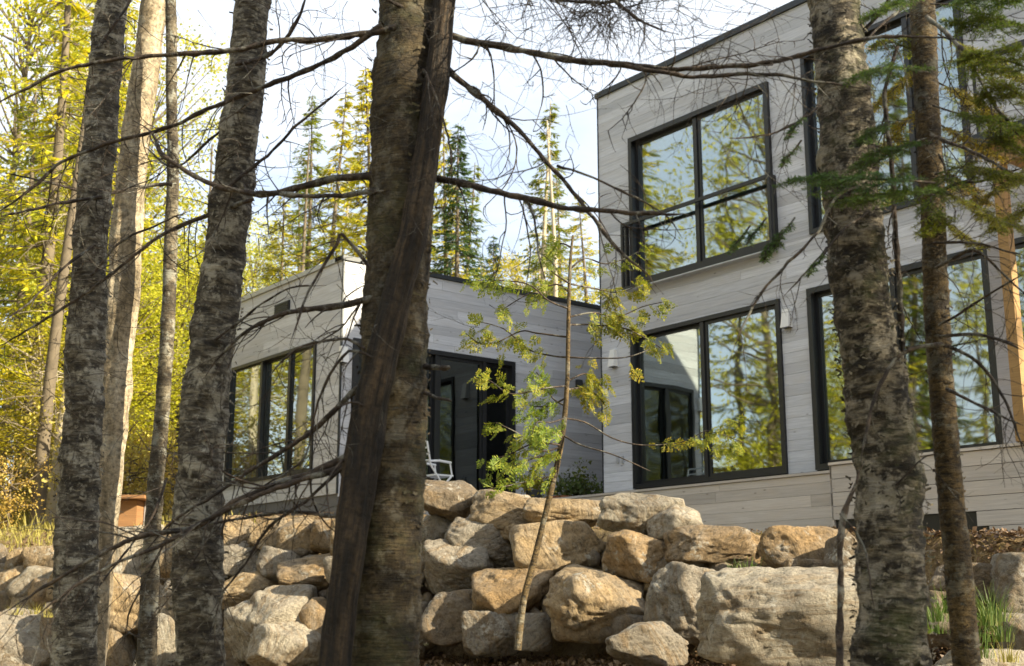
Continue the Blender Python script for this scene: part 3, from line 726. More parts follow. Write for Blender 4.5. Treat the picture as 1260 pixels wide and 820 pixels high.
def fore_tree(key, label, mat, kind, w, pts, seed, top=9.0, sides=40, step=.016, w2=None, parent=None, name='tree', cat='tree', group=None):
    """pts: (x, y, width) down the photograph; w metres ahead at the bottom, w2 at the top of the picture"""
    w2 = w2 or w; P3 = []
    for (x, y, wd) in pts:
        ww = w+(w2-w)*(820-y)/820; p = P(x, y, ww); P3.append((*p, wd/2*PXL(y, ww)))
    P3 = P3[::-1]                                          # bottom first
    a, b = np.array(P3[0]), np.array(P3[1]); dn = (a-b)/max(1e-6, abs(a[2]-b[2])); low = []
    gz = ground(a[0], a[1])-.25
    k = a.copy()
    while k[2] > gz: k = k+dn*min(.4, max(.05, k[2]-gz)); k[3] = max(k[3], a[3])*1.02; low.append(k.copy())
    a, b = np.array(P3[-1]), np.array(P3[-2]); upd = (a-b)/abs(a[2]-b[2]); upd[3] = 0; hi = []
    k = a.copy(); rng = RS(seed); r0 = a[3]
    while k[2] < top: k = k+upd*.8+np.array([*rng.normal(0, .03, 2), 0, 0]); k[3] = max(.012, r0*(1-.85*(k[2]-a[2])/(top-a[2]+.01))); hi.append(k.copy())
    pin = catmull(P3, step); plo = catmull(low[::-1]+[P3[0]], .07)[:-1] if low else np.zeros((0, 4)); phi = catmull([P3[-1]]+hi, .25)[1:]
    path = np.vstack([plo, pin, phi])
    root = parent or thing(name, label, cat, (path[0][0], path[0][1], path[0][2]), group)
    mb = MB(); V, F, A = trunk_mesh(path[:,:3], path[:,3], seed, sides, kind); mb.add(V, F, A)
    mb.build('trunk' if not parent else 'second_trunk', mat, root, True, True)
    # bare limbs above the picture
    if not parent:
        for k in range(9):
            i = len(path)-1-int(rng.uniform(0, max(2, len(phi)*.8))); a = rng.uniform(0, 6.28); q = MB()
            twig(q, path[i][:3], (math.cos(a), math.sin(a), .5), rng.uniform(.8, 1.8), path[i][3]*.35, rng, 0, .1, .6, .12)
            if path[i][2] > P3[-1][2]+1.2: q.build('branch', mat, root, True, True)
    TREES[key] = (root, path); return root
fore_tree('T1', 'dark lichen-spotted birch nearest the left picture edge', M['bark_a'], 'birch', 5.4,
  [(139,0,38),(133,60,40),(127,130,41),(120,200,42),(112,290,42),(106,410,48),(101,520,48),(96,615,52),(93,720,54),(90,820,56)], 3, top=8)
fore_tree('T2', 'pale smooth-barked trunk leaning right behind the leftmost birch', M['bark_b'], 'cedar', 6.4,
  [(190,0,33),(182,60,33),(172,130,34),(163,205,35),(155,300,38),(147,410,38),(139,520,36),(131,615,34),(122,720,34),(113,820,34)], 5, top=9, sides=30)
fore_tree('T3', 'slimmest grey trunk between the pale trunk and the second birch', M['bark_c'], 'birch', 6.2,
  [(210,0,14),(211,60,14),(211,130,14),(213,205,15),(210,300,17),(206,410,18),(198,520,19),(190,615,21),(184,720,23),(180,820,25)], 7, top=7, sides=20)
fore_tree('T4', 'thick birch with peeling bark in front of the wing corner window', M['bark_a'], 'birch', 5.0,
  [(312,0,44),(306,60,46),(300,130,48),(291,205,50),(278,290,52),(264,410,56),(252,500,58),(244,615,62),(243,720,62),(245,820,60)], 9, top=9)
fore_tree('T5', 'thickest tree in the centre, brown trunk fused with a furrowed leaning stem', M['bark_d'], 'fir', 4.6,
  [(500,0,76),(499,60,76),(497,130,80),(496,205,84),(491,300,84),(486,410,82),(483,500,84),(480,615,86),(477,720,88),(475,820,92)], 11, top=9, sides=56)
fore_tree('T5b', None, M['bark_e'], 'cedar', 4.40,
  [(548,0,28),(541,60,29),(533,130,31),(523,205,33),(507,290,35),(488,370,38),(470,440,41),(453,520,42),(438,615,42),(424,720,40),(413,820,38)], 13, parent=TREES['T5'][0], top=8, sides=44, w2=4.52)
fore_tree('T6', 'stout peeling birch in front of the tall house', M['bark_f'], 'birch', 4.5,
  [(1027,0,62),(1033,60,63),(1040,130,64),(1045,205,68),(1053,290,70),(1066,410,76),(1082,500,78),(1094,615,84),(1098,720,86),(1099,820,90)], 15, top=9, sides=52)
fore_tree('T7', 'slim golden-brown fir trunk with small dark flecks at right', M['bark_g'], 'fir', 4.7,
  [(1134,0,31),(1137,60,31),(1140,130,30),(1145,205,30),(1149,290,31),(1154,410,32),(1160,500,32),(1171,615,33),(1181,720,34),(1189,820,35)], 17, top=8, sides=32)

def peel(key, mat, n, seed, z0=-1.0, z1=3.2):
    root, path = TREES[key]; r = RS(seed); mb = MB()
    for k in range(n):
        c = np.nonzero((path[:,2] > z0) & (path[:,2] < z1))[0]; i = int(r.choice(c)); R = path[i,3]; a = r.uniform(0, 6.28); L = r.uniform(.010, .034); W = r.uniform(.004, .014); cu = r.uniform(.1, .5)
        V = []; A = []
        for q in range(5):
            t = q/4; aa = a+L*t/R; rr_ = R*(1.05+cu*.55*t*t*L/.04)
            for s_ in (-1, 1):
                V.append((path[i,0]+math.cos(aa)*rr_, path[i,1]+math.sin(aa)*rr_, path[i,2]+s_*W/2*(1-.4*t)+.004*math.sin(k+q))); A.append((math.cos(aa)*R+k, math.sin(aa)*R, path[i,2]))
        mb.add(V, [(2*q, 2*q+1, 2*q+3, 2*q+2) for q in range(4)], np.array(A))
    tag(mb.build('peeling_bark', mat, root, True, True), kind='stuff')
peel('T1', M['bark_a'], 700, 1); peel('T4', M['bark_a'], 600, 2); peel('T6', M['bark_f'], 1100, 3); peel('T5', M['bark_d'], 500, 4); peel('T7', M['bark_g'], 400, 5); peel('T3', M['bark_c'], 200, 6)
def near(key, p):
    path = TREES[key][1]; return np.argmin(np.linalg.norm(path[:,:3]-np.array(p), axis=1))
def limb(key, pts, w0, w1, r0, r1, seed, dens=9, tl=.35, droop=.5, name='branch', mat='twig', both=True, depth0=0):
    """a main dead branch given by its course in the picture and its distance at both ends"""
    rng = RS(seed); n = len(pts)
    L = [0]
    for a, b in zip(pts, pts[1:]): L.append(L[-1]+math.hypot(b[0]-a[0], b[1]-a[1]))
    P3 = []
    for (x, y), l in zip(pts, L):
        t = l/L[-1]; w = w0+(w1-w0)*t; P3.append((*P(x, y, w), (r0+(r1-r0)*t)*PXL(y, w)/2*1.25))
    path = catmull(P3, .03); path[:,:3] += np.cumsum(rng.normal(0, .0022, (len(path), 3)), axis=0)
    mb = MB(); tp = np.clip((np.linspace(1, 0, len(path)))/.16, .25, 1)
    mb.tube(path[:,:3], path[:,3]*tp*(1+.12*rng.normal(size=len(path))), 7, cap=False)
    tot = np.linalg.norm(np.diff(path[:,:3], axis=0), axis=1).sum(); cnt = int(tot*dens)
    for k in range(cnt):
        i = int(rng.uniform(.06, 1)*(len(path)-2)); d = path[i+1,:3]-path[i,:3]; d /= np.linalg.norm(d)+1e-9
        s = rng.normal(0, 1, 3); s -= d*np.dot(s, d); s /= np.linalg.norm(s)
        s[2] = s[2]-.25
        twig(mb, path[i,:3], d*.7+s*.8, tl*rng.uniform(.4, 1.5), max(.0019, path[i,3]*.36), rng, depth0, droop, 1.3)
    mb.build(name, M[mat], TREES[key][0], True, True)
LIMBS = [
 ('T5', [(490,35),(455,43),(420,49),(375,52),(330,54),(280,66),(210,72),(135,79),(65,92),(0,128),(-40,150)], 4.5,5.0, 7,2.5, 5,.28),
 ('T5', [(470,30),(440,50),(420,62),(350,93),(275,120),(200,155),(125,178),(75,200),(40,235),(0,265),(-30,300)], 4.5,5.2, 6,2.5, 7,.3),
 ('T1', [(125,243),(70,252),(0,266)], 5.3,5.2, 4,2, 6,.25),
 ('T3', [(212,228),(175,230),(125,240),(60,225),(0,213)], 6.0,5.6, 4,1.5, 6,.3),
 ('T5', [(500,206),(455,215),(420,218),(380,226),(350,233),(320,237),(270,230),(225,205),(200,190),(185,160),(165,148)], 4.5,5.0, 9,4, 5,.3),
 ('T5', [(497,233),(455,236),(410,239),(360,238),(320,237)], 4.5,4.6, 6,5, 6,.25),
 ('T4', [(310,245),(250,267),(200,285),(150,320),(100,360),(25,410),(-20,435)], 4.9,5.3, 4.5,2, 8,.3),
 ('T5', [(470,350),(460,366),(407,379),(354,388),(306,410),(275,436),(250,470)], 4.5,4.8, 8,2, 8,.28),
 ('T5', [(455,330),(420,290),(413,300),(389,335),(372,365),(363,388),(352,427)], 4.4,4.3, 4,2, 8,.2),
 ('T5', [(452,470),(433,484),(385,533),(328,572),(266,616),(215,650),(180,690)], 4.45,4.7, 6,2.5, 8,.3),
 ('T5', [(450,555),(429,563),(385,581),(328,599),(275,625),(240,651),(170,663),(100,695),(30,735),(-20,765)], 4.45,4.6, 8,2.5, 8,.35),
 ('T5', [(447,565),(410,580),(372,590),(310,612),(250,640),(190,672),(120,700),(50,745),(0,790)], 4.45,4.4, 7,2, 7,.3),
 ('T5', [(450,600),(429,572),(372,616),(328,647),(300,690),(270,735),(262,800)], 4.4,4.6, 4,2, 8,.25),
 ('T5', [(440,640),(400,636),(350,632),(300,640),(240,650),(190,640)], 4.4,4.8, 4.5,2, 6,.25),
 ('T5', [(460,440),(430,430),(400,470),(385,520),(370,560),(310,600),(280,640)], 4.4,4.5, 3,1.5, 8,.25),
 ('T3', [(205,590),(185,640),(150,690),(115,740),(95,790)], 6.0,5.6, 3,1.5, 8,.25),
 ('T4', [(240,610),(215,640),(190,690),(160,750),(150,800)], 4.9,5.3, 3,1.5, 8,.25),
 ('T5', [(550,43),(575,50),(620,60),(700,77),(770,82),(850,84),(940,78),(1005,62),(1080,45),(1150,44),(1220,46)], 4.6,3.6, 7.5,3, 6,.28),
 ('T5', [(770,81),(840,92),(900,90),(960,92),(1050,105),(1090,112)], 4.2,3.9, 5,2, 7,.3),
 ('T5', [(535,75),(545,82),(590,120),(630,155),(670,195),(700,225),(730,265),(760,305),(800,345),(812,362)], 4.6,4.2, 7,2.5, 5,.3),
 ('T5', [(520,217),(580,225),(645,240),(700,249),(770,255),(840,258),(852,263)], 4.6,4.0, 7.5,4, 4,.3),
 ('T5', [(640,240),(655,262),(662,300),(668,330),(676,350)], 4.4,4.3, 3,1.5, 7,.2),
 ('T5', [(685,204),(730,215),(775,237),(820,262),(840,290)], 4.3,4.1, 3,1.5, 7,.2),
 ('T5', [(450,430),(430,420),(395,425),(360,440),(330,470)], 4.4,4.6, 3,1.5, 7,.25),
 ('T5', [(520,85),(540,130),(555,180),(560,220)], 4.4,4.3, 3,1.5, 9,.3),
 ('T7', [(1140,20),(1180,55),(1220,120),(1262,175)], 4.5,3.9, 5,3, 10,.35),
 ('T7', [(1146,165),(1180,175),(1225,198),(1275,230)], 4.6,4.0, 4,2.5, 9,.3),
 ('T7', [(1147,240),(1180,225),(1215,222),(1262,205)], 4.6,4.2, 4,2, 9,.3),
 ('T7', [(1150,300),(1200,302),(1262,315)], 4.6,4.2, 3,1.5, 9,.3),
 ('T7', [(1152,330),(1200,310),(1240,345),(1272,370)], 4.6,4.2, 3.5,2, 9,.28),
 ('T7', [(1155,400),(1200,372),(1262,335)], 4.6,4.2, 3,1.5, 8,.28),
 ('T7', [(1160,425),(1110,438),(1085,475),(1068,520),(1058,575)], 4.4,4.25, 5,3, 4,.2),
 ('T7', [(1160,425),(1195,440),(1225,475),(1245,520),(1258,560)], 4.5,4.3, 4,2, 9,.25),
 ('T7', [(1165,480),(1210,500),(1262,520)], 4.6,4.2, 4,2, 8,.28),
 ('T7', [(1158,415),(1200,412),(1262,432)], 4.6,4.2, 4,2.5, 9,.3),
 ('T7', [(1120,5),(1085,30),(1062,55),(1040,62)], 4.6,4.4, 3,2, 9,.25),
 ('T6', [(1060,40),(1085,10),(1095,-20)], 4.5,4.4, 4,3, 6,.25),
 ('T7', [(1105,60),(1090,120),(1098,200),(1102,300),(1106,360),(1109,425),(1108,470)], 4.5,4.5, 4,6, 6,.2),
 ('T6', [(1060,232),(1030,240),(1000,290),(960,330),(925,370),(905,410),(893,445)], 4.4,4.2, 3.5,2, 6,.2),
 ('T6', [(1068,260),(1040,280),(1010,310),(975,345),(957,365)], 4.4,4.2, 2.5,1.5, 6,.2),
 ('T6', [(1010,130),(985,150),(950,165),(900,170)], 4.4,4.1, 3,1.5, 8,.25),
 ('T6', [(1100,600),(1120,580),(1140,560),(1160,560)], 4.4,4.3, 2,1, 8,.2),
 ('T1', [(120,60),(150,20),(165,-10)], 5.3,5.3, 4,3, 6,.3),
 ('T1', [(118,300),(80,330),(40,370),(0,395)], 5.3,5.0, 3,1.5, 8,.3),
 ('T1', [(112,340),(150,300),(190,282),(240,262)], 5.2,5.1, 3,1.5, 8,.3),
 ('T4', [(290,80),(330,70),(365,30),(380,-10)], 4.9,4.8, 5,3, 7,.3),
 ('T4', [(280,230),(330,190),(370,150),(430,100)], 4.9,4.8, 4,2, 7,.3),
 ('T4', [(300,130),(250,180),(215,205),(180,180)], 4.9,5.2, 3,2, 8,.3),
 ('T4', [(265,420),(310,380),(360,350),(400,345)], 4.9,4.6, 3,1.5, 7,.25),
 ('T5', [(500,10),(470,-5),(440,-20)], 4.5,4.4, 4,3, 9,.4),
 ('T5', [(448,500),(430,497),(410,505)], 4.4,4.3, 3,2, 7,.15),
 ('T5', [(524,452),(545,456),(552,455)], 4.55,4.4, 6,5, 0,.1),
 ('T5', [(522,483),(540,487),(556,493)], 4.55,4.4, 4,2.5, 2,.1),
]
for i, (k, pts, w0, w1, r0, r1, dens, tl) in enumerate(LIMBS): limb(k, pts, w0, w1, r0, r1, 100+i, dens*1.6, tl*1.1)
# the tangle of fine dead twigs hanging in at the top, right of the double trunk
def tangle(key, cx, cy, sx, sy, w, n, seed, L=.3, r=.0016, start=None):
    rng = RS(seed); mb = MB()
    for k in range(n):
        x = rng.normal(cx, sx); y = rng.normal(cy, sy); a = rng.uniform(0, 6.28)
        twig(mb, P(x, y, w+rng.normal(0, .12)), (math.cos(a), math.sin(a), rng.uniform(-.8, .1)), L*rng.uniform(.4, 1.2), r, rng, 0, .6, 1.6)
    tag(mb.build('twig_tangle', M['twig'], TREES[key][0], True, True), kind='stuff')
limb('T5', [(560,-60),(640,-45),(720,-18),(765,5),(800,30),(840,45)], 4.5,4.0, 7,3, 300, 14, .3)
limb('T5', [(560,-50),(600,-20),(650,-5),(720,2),(800,-5)], 4.5,4.1, 5,3, 301, 18, .32)
tangle('T5', 740, 8, 34, 9, 4.1, 110, 31, .2, .0018)
tangle('T5', 730, 10, 75, 22, 4.1, 80, 32, .28, .0015)
tangle('T5', 880, 60, 60, 40, 4.0, 55, 33, .28, .0015)
tangle('T5', 600, 60, 50, 60, 4.2, 34, 34, .3, .0014)
tangle('T4', 400, 80, 40, 60, 4.6, 40, 35, .3, .0015)
tangle('T5', 400, 250, 50, 60, 4.5, 34, 36, .3, .0015)
tangle('T3', 60, 180, 60, 120, 5.4, 60, 37, .35, .0016)
tangle('T1', 60, 480, 60, 80, 5.0, 40, 38, .35, .0016); tangle('T4', 330, 560, 60, 50, 4.6, 40, 41, .3, .0014); tangle('T3', 160, 250, 60, 90, 5.3, 40, 42, .32, .0015); tangle('T5', 400, 480, 40, 80, 4.4, 26, 43, .28, .0014); tangle('T5', 640, 200, 70, 70, 4.2, 26, 44, .3, .0013)
tangle('T7', 1200, 150, 50, 90, 4.1, 60, 39, .3, .0014)
tangle('T7', 1215, 400, 40, 70, 4.1, 30, 40, .3, .0012)

# leaning bare stick in front of the biggest boulder
st = thing('bare_sapling', 'bare dark stick rising in front of the biggest boulder beside the peeling birch', 'sapling', P(1030, 900, 4.2))
TREES['S'] = (st, None)
limb('S', [(1028,1100),(1030,900),(1030,820),(1031,700),(1033,640),(1038,615),(1046,600),(1053,580),(1060,562)], 4.2,4.3, 9,6, 310, 1.2, .2, name='stem')
limb('S', [(1033,632),(1045,645),(1062,670),(1072,720),(1078,755)], 4.2,4.1, 2.5,1.2, 311, 3, .1)

# ---------------------------------------------------------------- leafy sprays
def frond(rng, L=.12):
    """flat cedar frond: quads in the local x (forward), y (side) plane"""
    q = []
    def blade(p, a, l, w):
        dx, dy = math.cos(a), math.sin(a); nx, ny = -dy*w/2, dx*w/2; z0 = rng.normal(0, .003)
        q.append([(p[0]-nx, p[1]-ny, p[2]), (p[0]+dx*l*.5-nx*1.3, p[1]+dy*l*.5-ny*1.3, p[2]+z0), (p[0]+dx*l, p[1]+dy*l, p[2]+z0*2-.1*l), (p[0]+dx*l*.5+nx*1.3, p[1]+dy*l*.5+ny*1.3, p[2]+z0)])
    n = 8; blade((0,0,0), 0, L, .006)
    for i in range(n):
        t = (i+.5)/n; s = 1 if i % 2 else -1; l = L*.62*(1-t*.75); a = s*rng.uniform(.6, .95); p = (L*t, 0, -.04*L*t)
        blade(p, a, l, .007)
        for k in range(3):
            tt = (k+1)/4; pp = (p[0]+math.cos(a)*l*tt, p[1]+math.sin(a)*l*tt, p[2]-.05*l*tt)
            for s2 in (-1, 1): blade(pp, a+s2*.7, l*.46*(1-tt*.4), .0068)
    return np.array(q)
def place_quads(Q, p, fwd, side, scale=1):
    f = np.array(fwd, float); f /= np.linalg.norm(f); s = np.array(side, float); s -= f*np.dot(s, f); s /= np.linalg.norm(s)+1e-9; u = np.cross(f, s)
    return np.array(p)+scale*(Q[...,0:1]*f+Q[...,1:2]*s+Q[...,2:3]*u)
def quads_mesh(name, Q):
    V = Q.reshape(-1, 3); return arr_mesh(name, V, np.arange(len(V)).reshape(-1, 4))
rng = RS(5); FR = [frond(rng) for _ in range(6)]
# cedar sapling
sap = thing('cedar_sapling', 'slender young cedar with green and yellow sprays rising before the boulder wall', 'sapling', P(637, 797, 7.9))
SW = 7.9
sp = [(637,800,10),(640,770,10),(645,735,9.5),(657,690,9),(668,645,8),(679,600,8),(688,560,8),(694,520,7.5),(698,470,6.5),(699,420,6),(700,370,5),(702,320,4),(705,290,3)]
path = catmull([(*P(x, y, SW), d/2*PXL(y, SW)) for x, y, d in sp], .04)
mb = MB(); V, F, A = trunk_mesh(path[:,:3], path[:,3]*.92, 41, 12, 'x'); mb.add(V, F, A); mb.build('trunk', M['bark_g'], sap, True, True)
CL = [  # branch courses in the picture, spray amount, green(0) .. yellow(1)
 ([(700,440),(680,438),(650,430),(620,405),(585,395)], 20, .45), ([(699,415),(660,410),(640,408),(600,425),(572,410)], 22, .5),
 ([(700,380),(675,370),(650,350),(610,345),(585,345)], 22, .25), ([(702,350),(680,335),(665,318)], 14, .3),
 ([(703,330),(720,318),(745,325),(770,318),(785,310)], 16, .35), ([(702,390),(730,385),(760,390),(790,378),(815,372)], 30, .5),
 ([(700,400),(730,400),(770,405),(800,420),(815,430)], 34, .6), ([(703,350),(730,355),(760,360),(785,352)], 22, .6),
 ([(700,360),(685,350),(650,362),(620,380)], 16, .35), ([(697,475),(670,478),(630,485),(605,470),(590,462)], 24, .45),
 ([(697,480),(720,478),(738,490),(745,500)], 24, .75), ([(697,470),(720,460),(735,470),(742,478)], 18, .6),
 ([(696,500),(680,490),(665,465),(660,458)], 18, .1), ([(696,490),(675,500),(655,500),(648,498)], 18, .1), ([(694,515),(678,520),(660,520),(655,535)], 18, .15),
 ([(690,548),(668,545),(650,548),(625,560),(605,565)], 17, .15), ([(688,560),(665,562),(640,570),(620,580),(610,592)], 15, .2),
 ([(692,540),(675,530),(660,532)], 14, .1), ([(690,555),(670,568),(655,575)], 9, .35),
 ([(686,585),(660,590),(625,598),(600,602)], 11, .2), ([(690,550),(665,555),(640,535),(610,520)], 14, .4),
 ([(694,515),(720,520),(755,540),(790,548),(830,546),(836,545)], 3, .9), ([(692,535),(715,548),(755,560),(800,580)], 0, 0),
 ([(700,440),(730,441),(770,440),(800,430)], 3, .9), ([(703,305),(690,300),(675,312)], 10, .3),
]
for bi, (pts, cnt, ye) in enumerate(CL):
    rng = RS(400+bi); dw = rng.uniform(-.35, .35)
    L = catmull([(*P(x, y, SW+dw*min(1, k/2)), (2.6-1.8*k/len(pts))/2*PXL(y, SW)) for k, (x, y) in enumerate(pts)], .03)
    mb = MB(); mb.tube(L[:,:3], L[:,3], 5, cap=False)
    br = mb.build('branch', M['twig'], sap, True, True)
    Q = []
    for k in range(cnt):
        i = int(len(L)*min(.99, rng.uniform(.25, 1.05))); i = min(i, len(L)-2); d = L[i+1,:3]-L[i,:3]; d /= np.linalg.norm(d)
        s = rng.normal(0, 1, 3); s -= d*np.dot(s, d); f = d*.7+s*.5+np.array((0, 0, -.75))
        p = L[i,:3]+rng.normal(0, .032, 3)
        Q.append(place_quads(FR[k % 6], p, f, rng.normal(0, 1, 3), rng.uniform(.45, 1.05)))
    if Q:
        o = link('foliage', quads_mesh('foliage', np.concatenate(Q)), M['cedar'], br)
        o.color = (.72+.42*ye, .98-.06*ye, .8-.2*ye, 1)
# second little leafed seedling before the large right door
sd2 = thing('seedling', 'tiny leafed twig with orange and green leaves before the right sliding door', 'seedling', P(836, 545, 7.9))
mb = MB(); pp = [P(x, y, 7.8) for x, y in ((836,545),(850,540),(868,530),(890,535),(915,545))]; mb.tube(pp, [.003]*5, 4); mb.build('stem', M['twig'], sd2, True, True)
rng = RS(77); Q = []
for k in range(36):
    x, y = [(868,538),(893,528),(906,552),(900,520),(875,548)][k % 5]
    Q.append(place_quads(FR[k % 6], P(x+rng.normal(0, 5), y+rng.normal(0, 4), 7.8), (rng.normal(), rng.normal(), -.6), rng.normal(0, 1, 3), .7))
o = link('foliage', quads_mesh('foliage', np.concatenate(Q)), M['cedar'], sd2); o.color = (1.1, 1.1, .8, 1)

# fir sprays on the right-hand trees
def needles(pts3, rng, L=.019, wd=.0036, step=.0019, flat=True):
    pts3 = np.array([tuple(p) for p in pts3]); seg = np.diff(pts3, axis=0); ln = np.linalg.norm(seg, axis=1); Q = []
    for a, d, l in zip(pts3, seg, ln):
        n = max(1, int(l/step)); dd = d/l
        side = np.cross(dd, (0, 0, 1)); side /= np.linalg.norm(side)+1e-9; up = np.cross(side, dd)
        for k in range(n):
            s = 1 if k % 2 else -1; th = rng.normal(0, .45); dr = dd*rng.uniform(.25, .8)+s*side*math.cos(th)+up*math.sin(th)
            dr /= np.linalg.norm(dr); p = a+dd*l*k/n; w = np.cross(dr, up+rng.normal(0, .3, 3)); w /= np.linalg.norm(w)+1e-9; ll = L*rng.uniform(.7, 1.15)
            Q.append([p-w*wd*.3, p+dr*ll*.5-w*wd*.5, p+dr*ll, p+dr*ll*.5+w*wd*.5])
    return Q
def fir_spray(key, pts, w0, w1, seed, col=(1,1,1), sub=.28, n=11, name='fir_branch'):
    rng = RS(seed); m = len(pts); P3 = [(*P(x, y, w0+(w1-w0)*k/(m-1)), .004-.0025*k/m) for k, (x, y) in enumerate(pts)]
    path = catmull(P3, .03); mb = MB(); mb.tube(path[:,:3], path[:,3], 5, cap=False); Q = []
    i0 = int(len(path)*.25)
    Q += needles(path[i0::2,:3], rng)
    for k in range(n*2):
        t = .2+.8*k/(n*2); i = min(int(t*len(path)), len(path)-2); d = path[i+1,:3]-path[i,:3]; d /= np.linalg.norm(d)
        side = np.cross(d, (0,0,1)); side /= np.linalg.norm(side); s = 1 if k % 2 else -1; l = sub*(1.05-t*.75)*rng.uniform(.7, 1.1)
        p = path[i,:3].copy(); dd = d*.75+side*s*.7+np.array((0,0,rng.normal(-.08,.08))); tw = [p.copy()]
        for j in range(5): dd = dd+rng.normal(0, .07, 3)+np.array((0,0,-.03)); dd /= np.linalg.norm(dd); p = p+dd*l/5; tw.append(p.copy())
        mb.tube(tw, [.0018,.0016,.0014,.0012,.001,.0008], 3, cap=False); Q += needles(tw, rng)
        for j in (1, 2, 3):
            s2 = 1 if j % 2 else -1; sd_ = np.cross(dd, (0,0,1)); sd_ /= np.linalg.norm(sd_)+1e-9; e = tw[j]+(dd*.7+sd_*s2*.7)*l*.35; mb.tube([tw[j], e], [.001,.0006], 3, cap=False); Q += needles([tw[j], (tw[j]+e)/2, e], rng)
    br = mb.build(name, M['twig'], TREES[key][0], True, True)
    o = link('needles', quads_mesh('needles', np.array(Q)), M['fir'], br); o.color = (*col, 1)
FS = [
 ([(1150,225),(1110,222),(1060,220),(1010,218),(970,222)], 3.9,3.7, (.7,.9,.9), .22, 11),
 ([(1150,240),(1120,238),(1080,240),(1040,246)], 4.0,3.7, (.9,1,.8), .2, 9),
 ([(1145,90),(1110,84),(1080,84),(1052,96)], 4.2,3.8, (.9,1,.8), .17, 8),
 ([(1135,-12),(1110,0),(1090,10),(1075,18)], 4.3,4.0, (.9,1,.8), .2, 8),
 ([(1145,5),(1180,5),(1215,-5),(1262,-12)], 4.2,3.9, (.9,1,.8), .25, 10),
 ([(1145,230),(1180,245),(1215,262),(1240,275),(1275,288)], 4.1,3.8, (1.9,1.3,.8), .22, 10),
 ([(1150,215),(1190,205),(1230,212),(1275,225)], 4.3,4.0, (1.5,1.2,.9), .25, 10),
 ([(1148,130),(1180,140),(1215,145),(1240,152),(1275,160)], 4.2,3.8, (1.3,1.2,.8), .25, 10),
 ([(1290,95),(1255,80),(1225,72),(1190,70)], 3.9,3.9, (1.5,1.3,.8), .25, 10),
 ([(1290,40),(1250,30),(1210,25),(1180,30)], 3.9,4.1, (1.1,1.1,.8), .25, 10),
 ([(1140,170),(1110,180),(1080,185),(1062,200)], 4.2,4.0, (.8,.95,.9), .2, 8),
 ([(1155,190),(1165,215),(1150,235),(1140,260)], 4.2,4.0, (1.3,1.2,.7), .2, 7),
 ([(1160,255),(1150,275),(1140,290)], 4.2,4.0, (1.9,1.5,.7), .14, 6),
 ([(1290,150),(1262,120),(1235,110),(1205,118)], 3.8,3.9, (1.6,1.25,.8), .22, 9),
 ([(1280,210),(1255,180),(1230,175)], 3.9,4.0, (1.2,1.0,.8), .2, 7),
 ([(1095,150),(1075,160),(1062,175)], 4.1,4.0, (.8,.9,.9), .12, 6),
]
FS += [
 ([(1145,60),(1115,95),(1090,120),(1070,135)], 4.9,4.8, (2.6,1.5,.7), .25, 10), ([(1145,120),(1115,150),(1095,175),(1080,190)], 4.9,4.8, (2.8,1.6,.7), .22, 9),
 ([(1150,100),(1180,115),(1205,130),(1225,150)], 4.9,4.7, (2.8,1.6,.7), .28, 11), ([(1150,150),(1185,170),(1220,190)], 4.9,4.7, (2.6,1.4,.7), .26, 10),
 ([(1150,40),(1190,60),(1230,80),(1262,95)], 4.9,4.7, (2.2,1.5,.7), .26, 10), ([(1150,70),(1120,60),(1090,50),(1075,55)], 4.8,4.7, (1.8,1.4,.7), .2, 8),
 ([(1155,200),(1190,235),(1215,250)], 4.8,4.6, (2.4,1.3,.7), .2, 8), ([(1290,180),(1255,215),(1225,235)], 4.6,4.5, (2.0,1.3,.7), .2, 8),
 ([(1290,250),(1255,262),(1225,275)], 4.3,4.3, (1.6,1.2,.7), .2, 8), ([(1155,270),(1185,290),(1200,300)], 4.7,4.6, (2.0,1.3,.7), .16, 6),
]
for i, (pts, w0, w1, col, sub, n) in enumerate(FS): fir_spray('T7', pts, w0, w1, 500+i, col, sub, n)
for i, (x, y) in enumerate([(905,300),(925,290),(945,312),(960,290),(975,160),(968,195),(1000,330),(945,305),(1062,205)]):
    fir_spray('T6', [(x+18,y-22),(x+8,y-8),(x,y),(x-6,y+12)], 4.2, 4.15, 540+i, (.7,.85,.9), .06, 4)

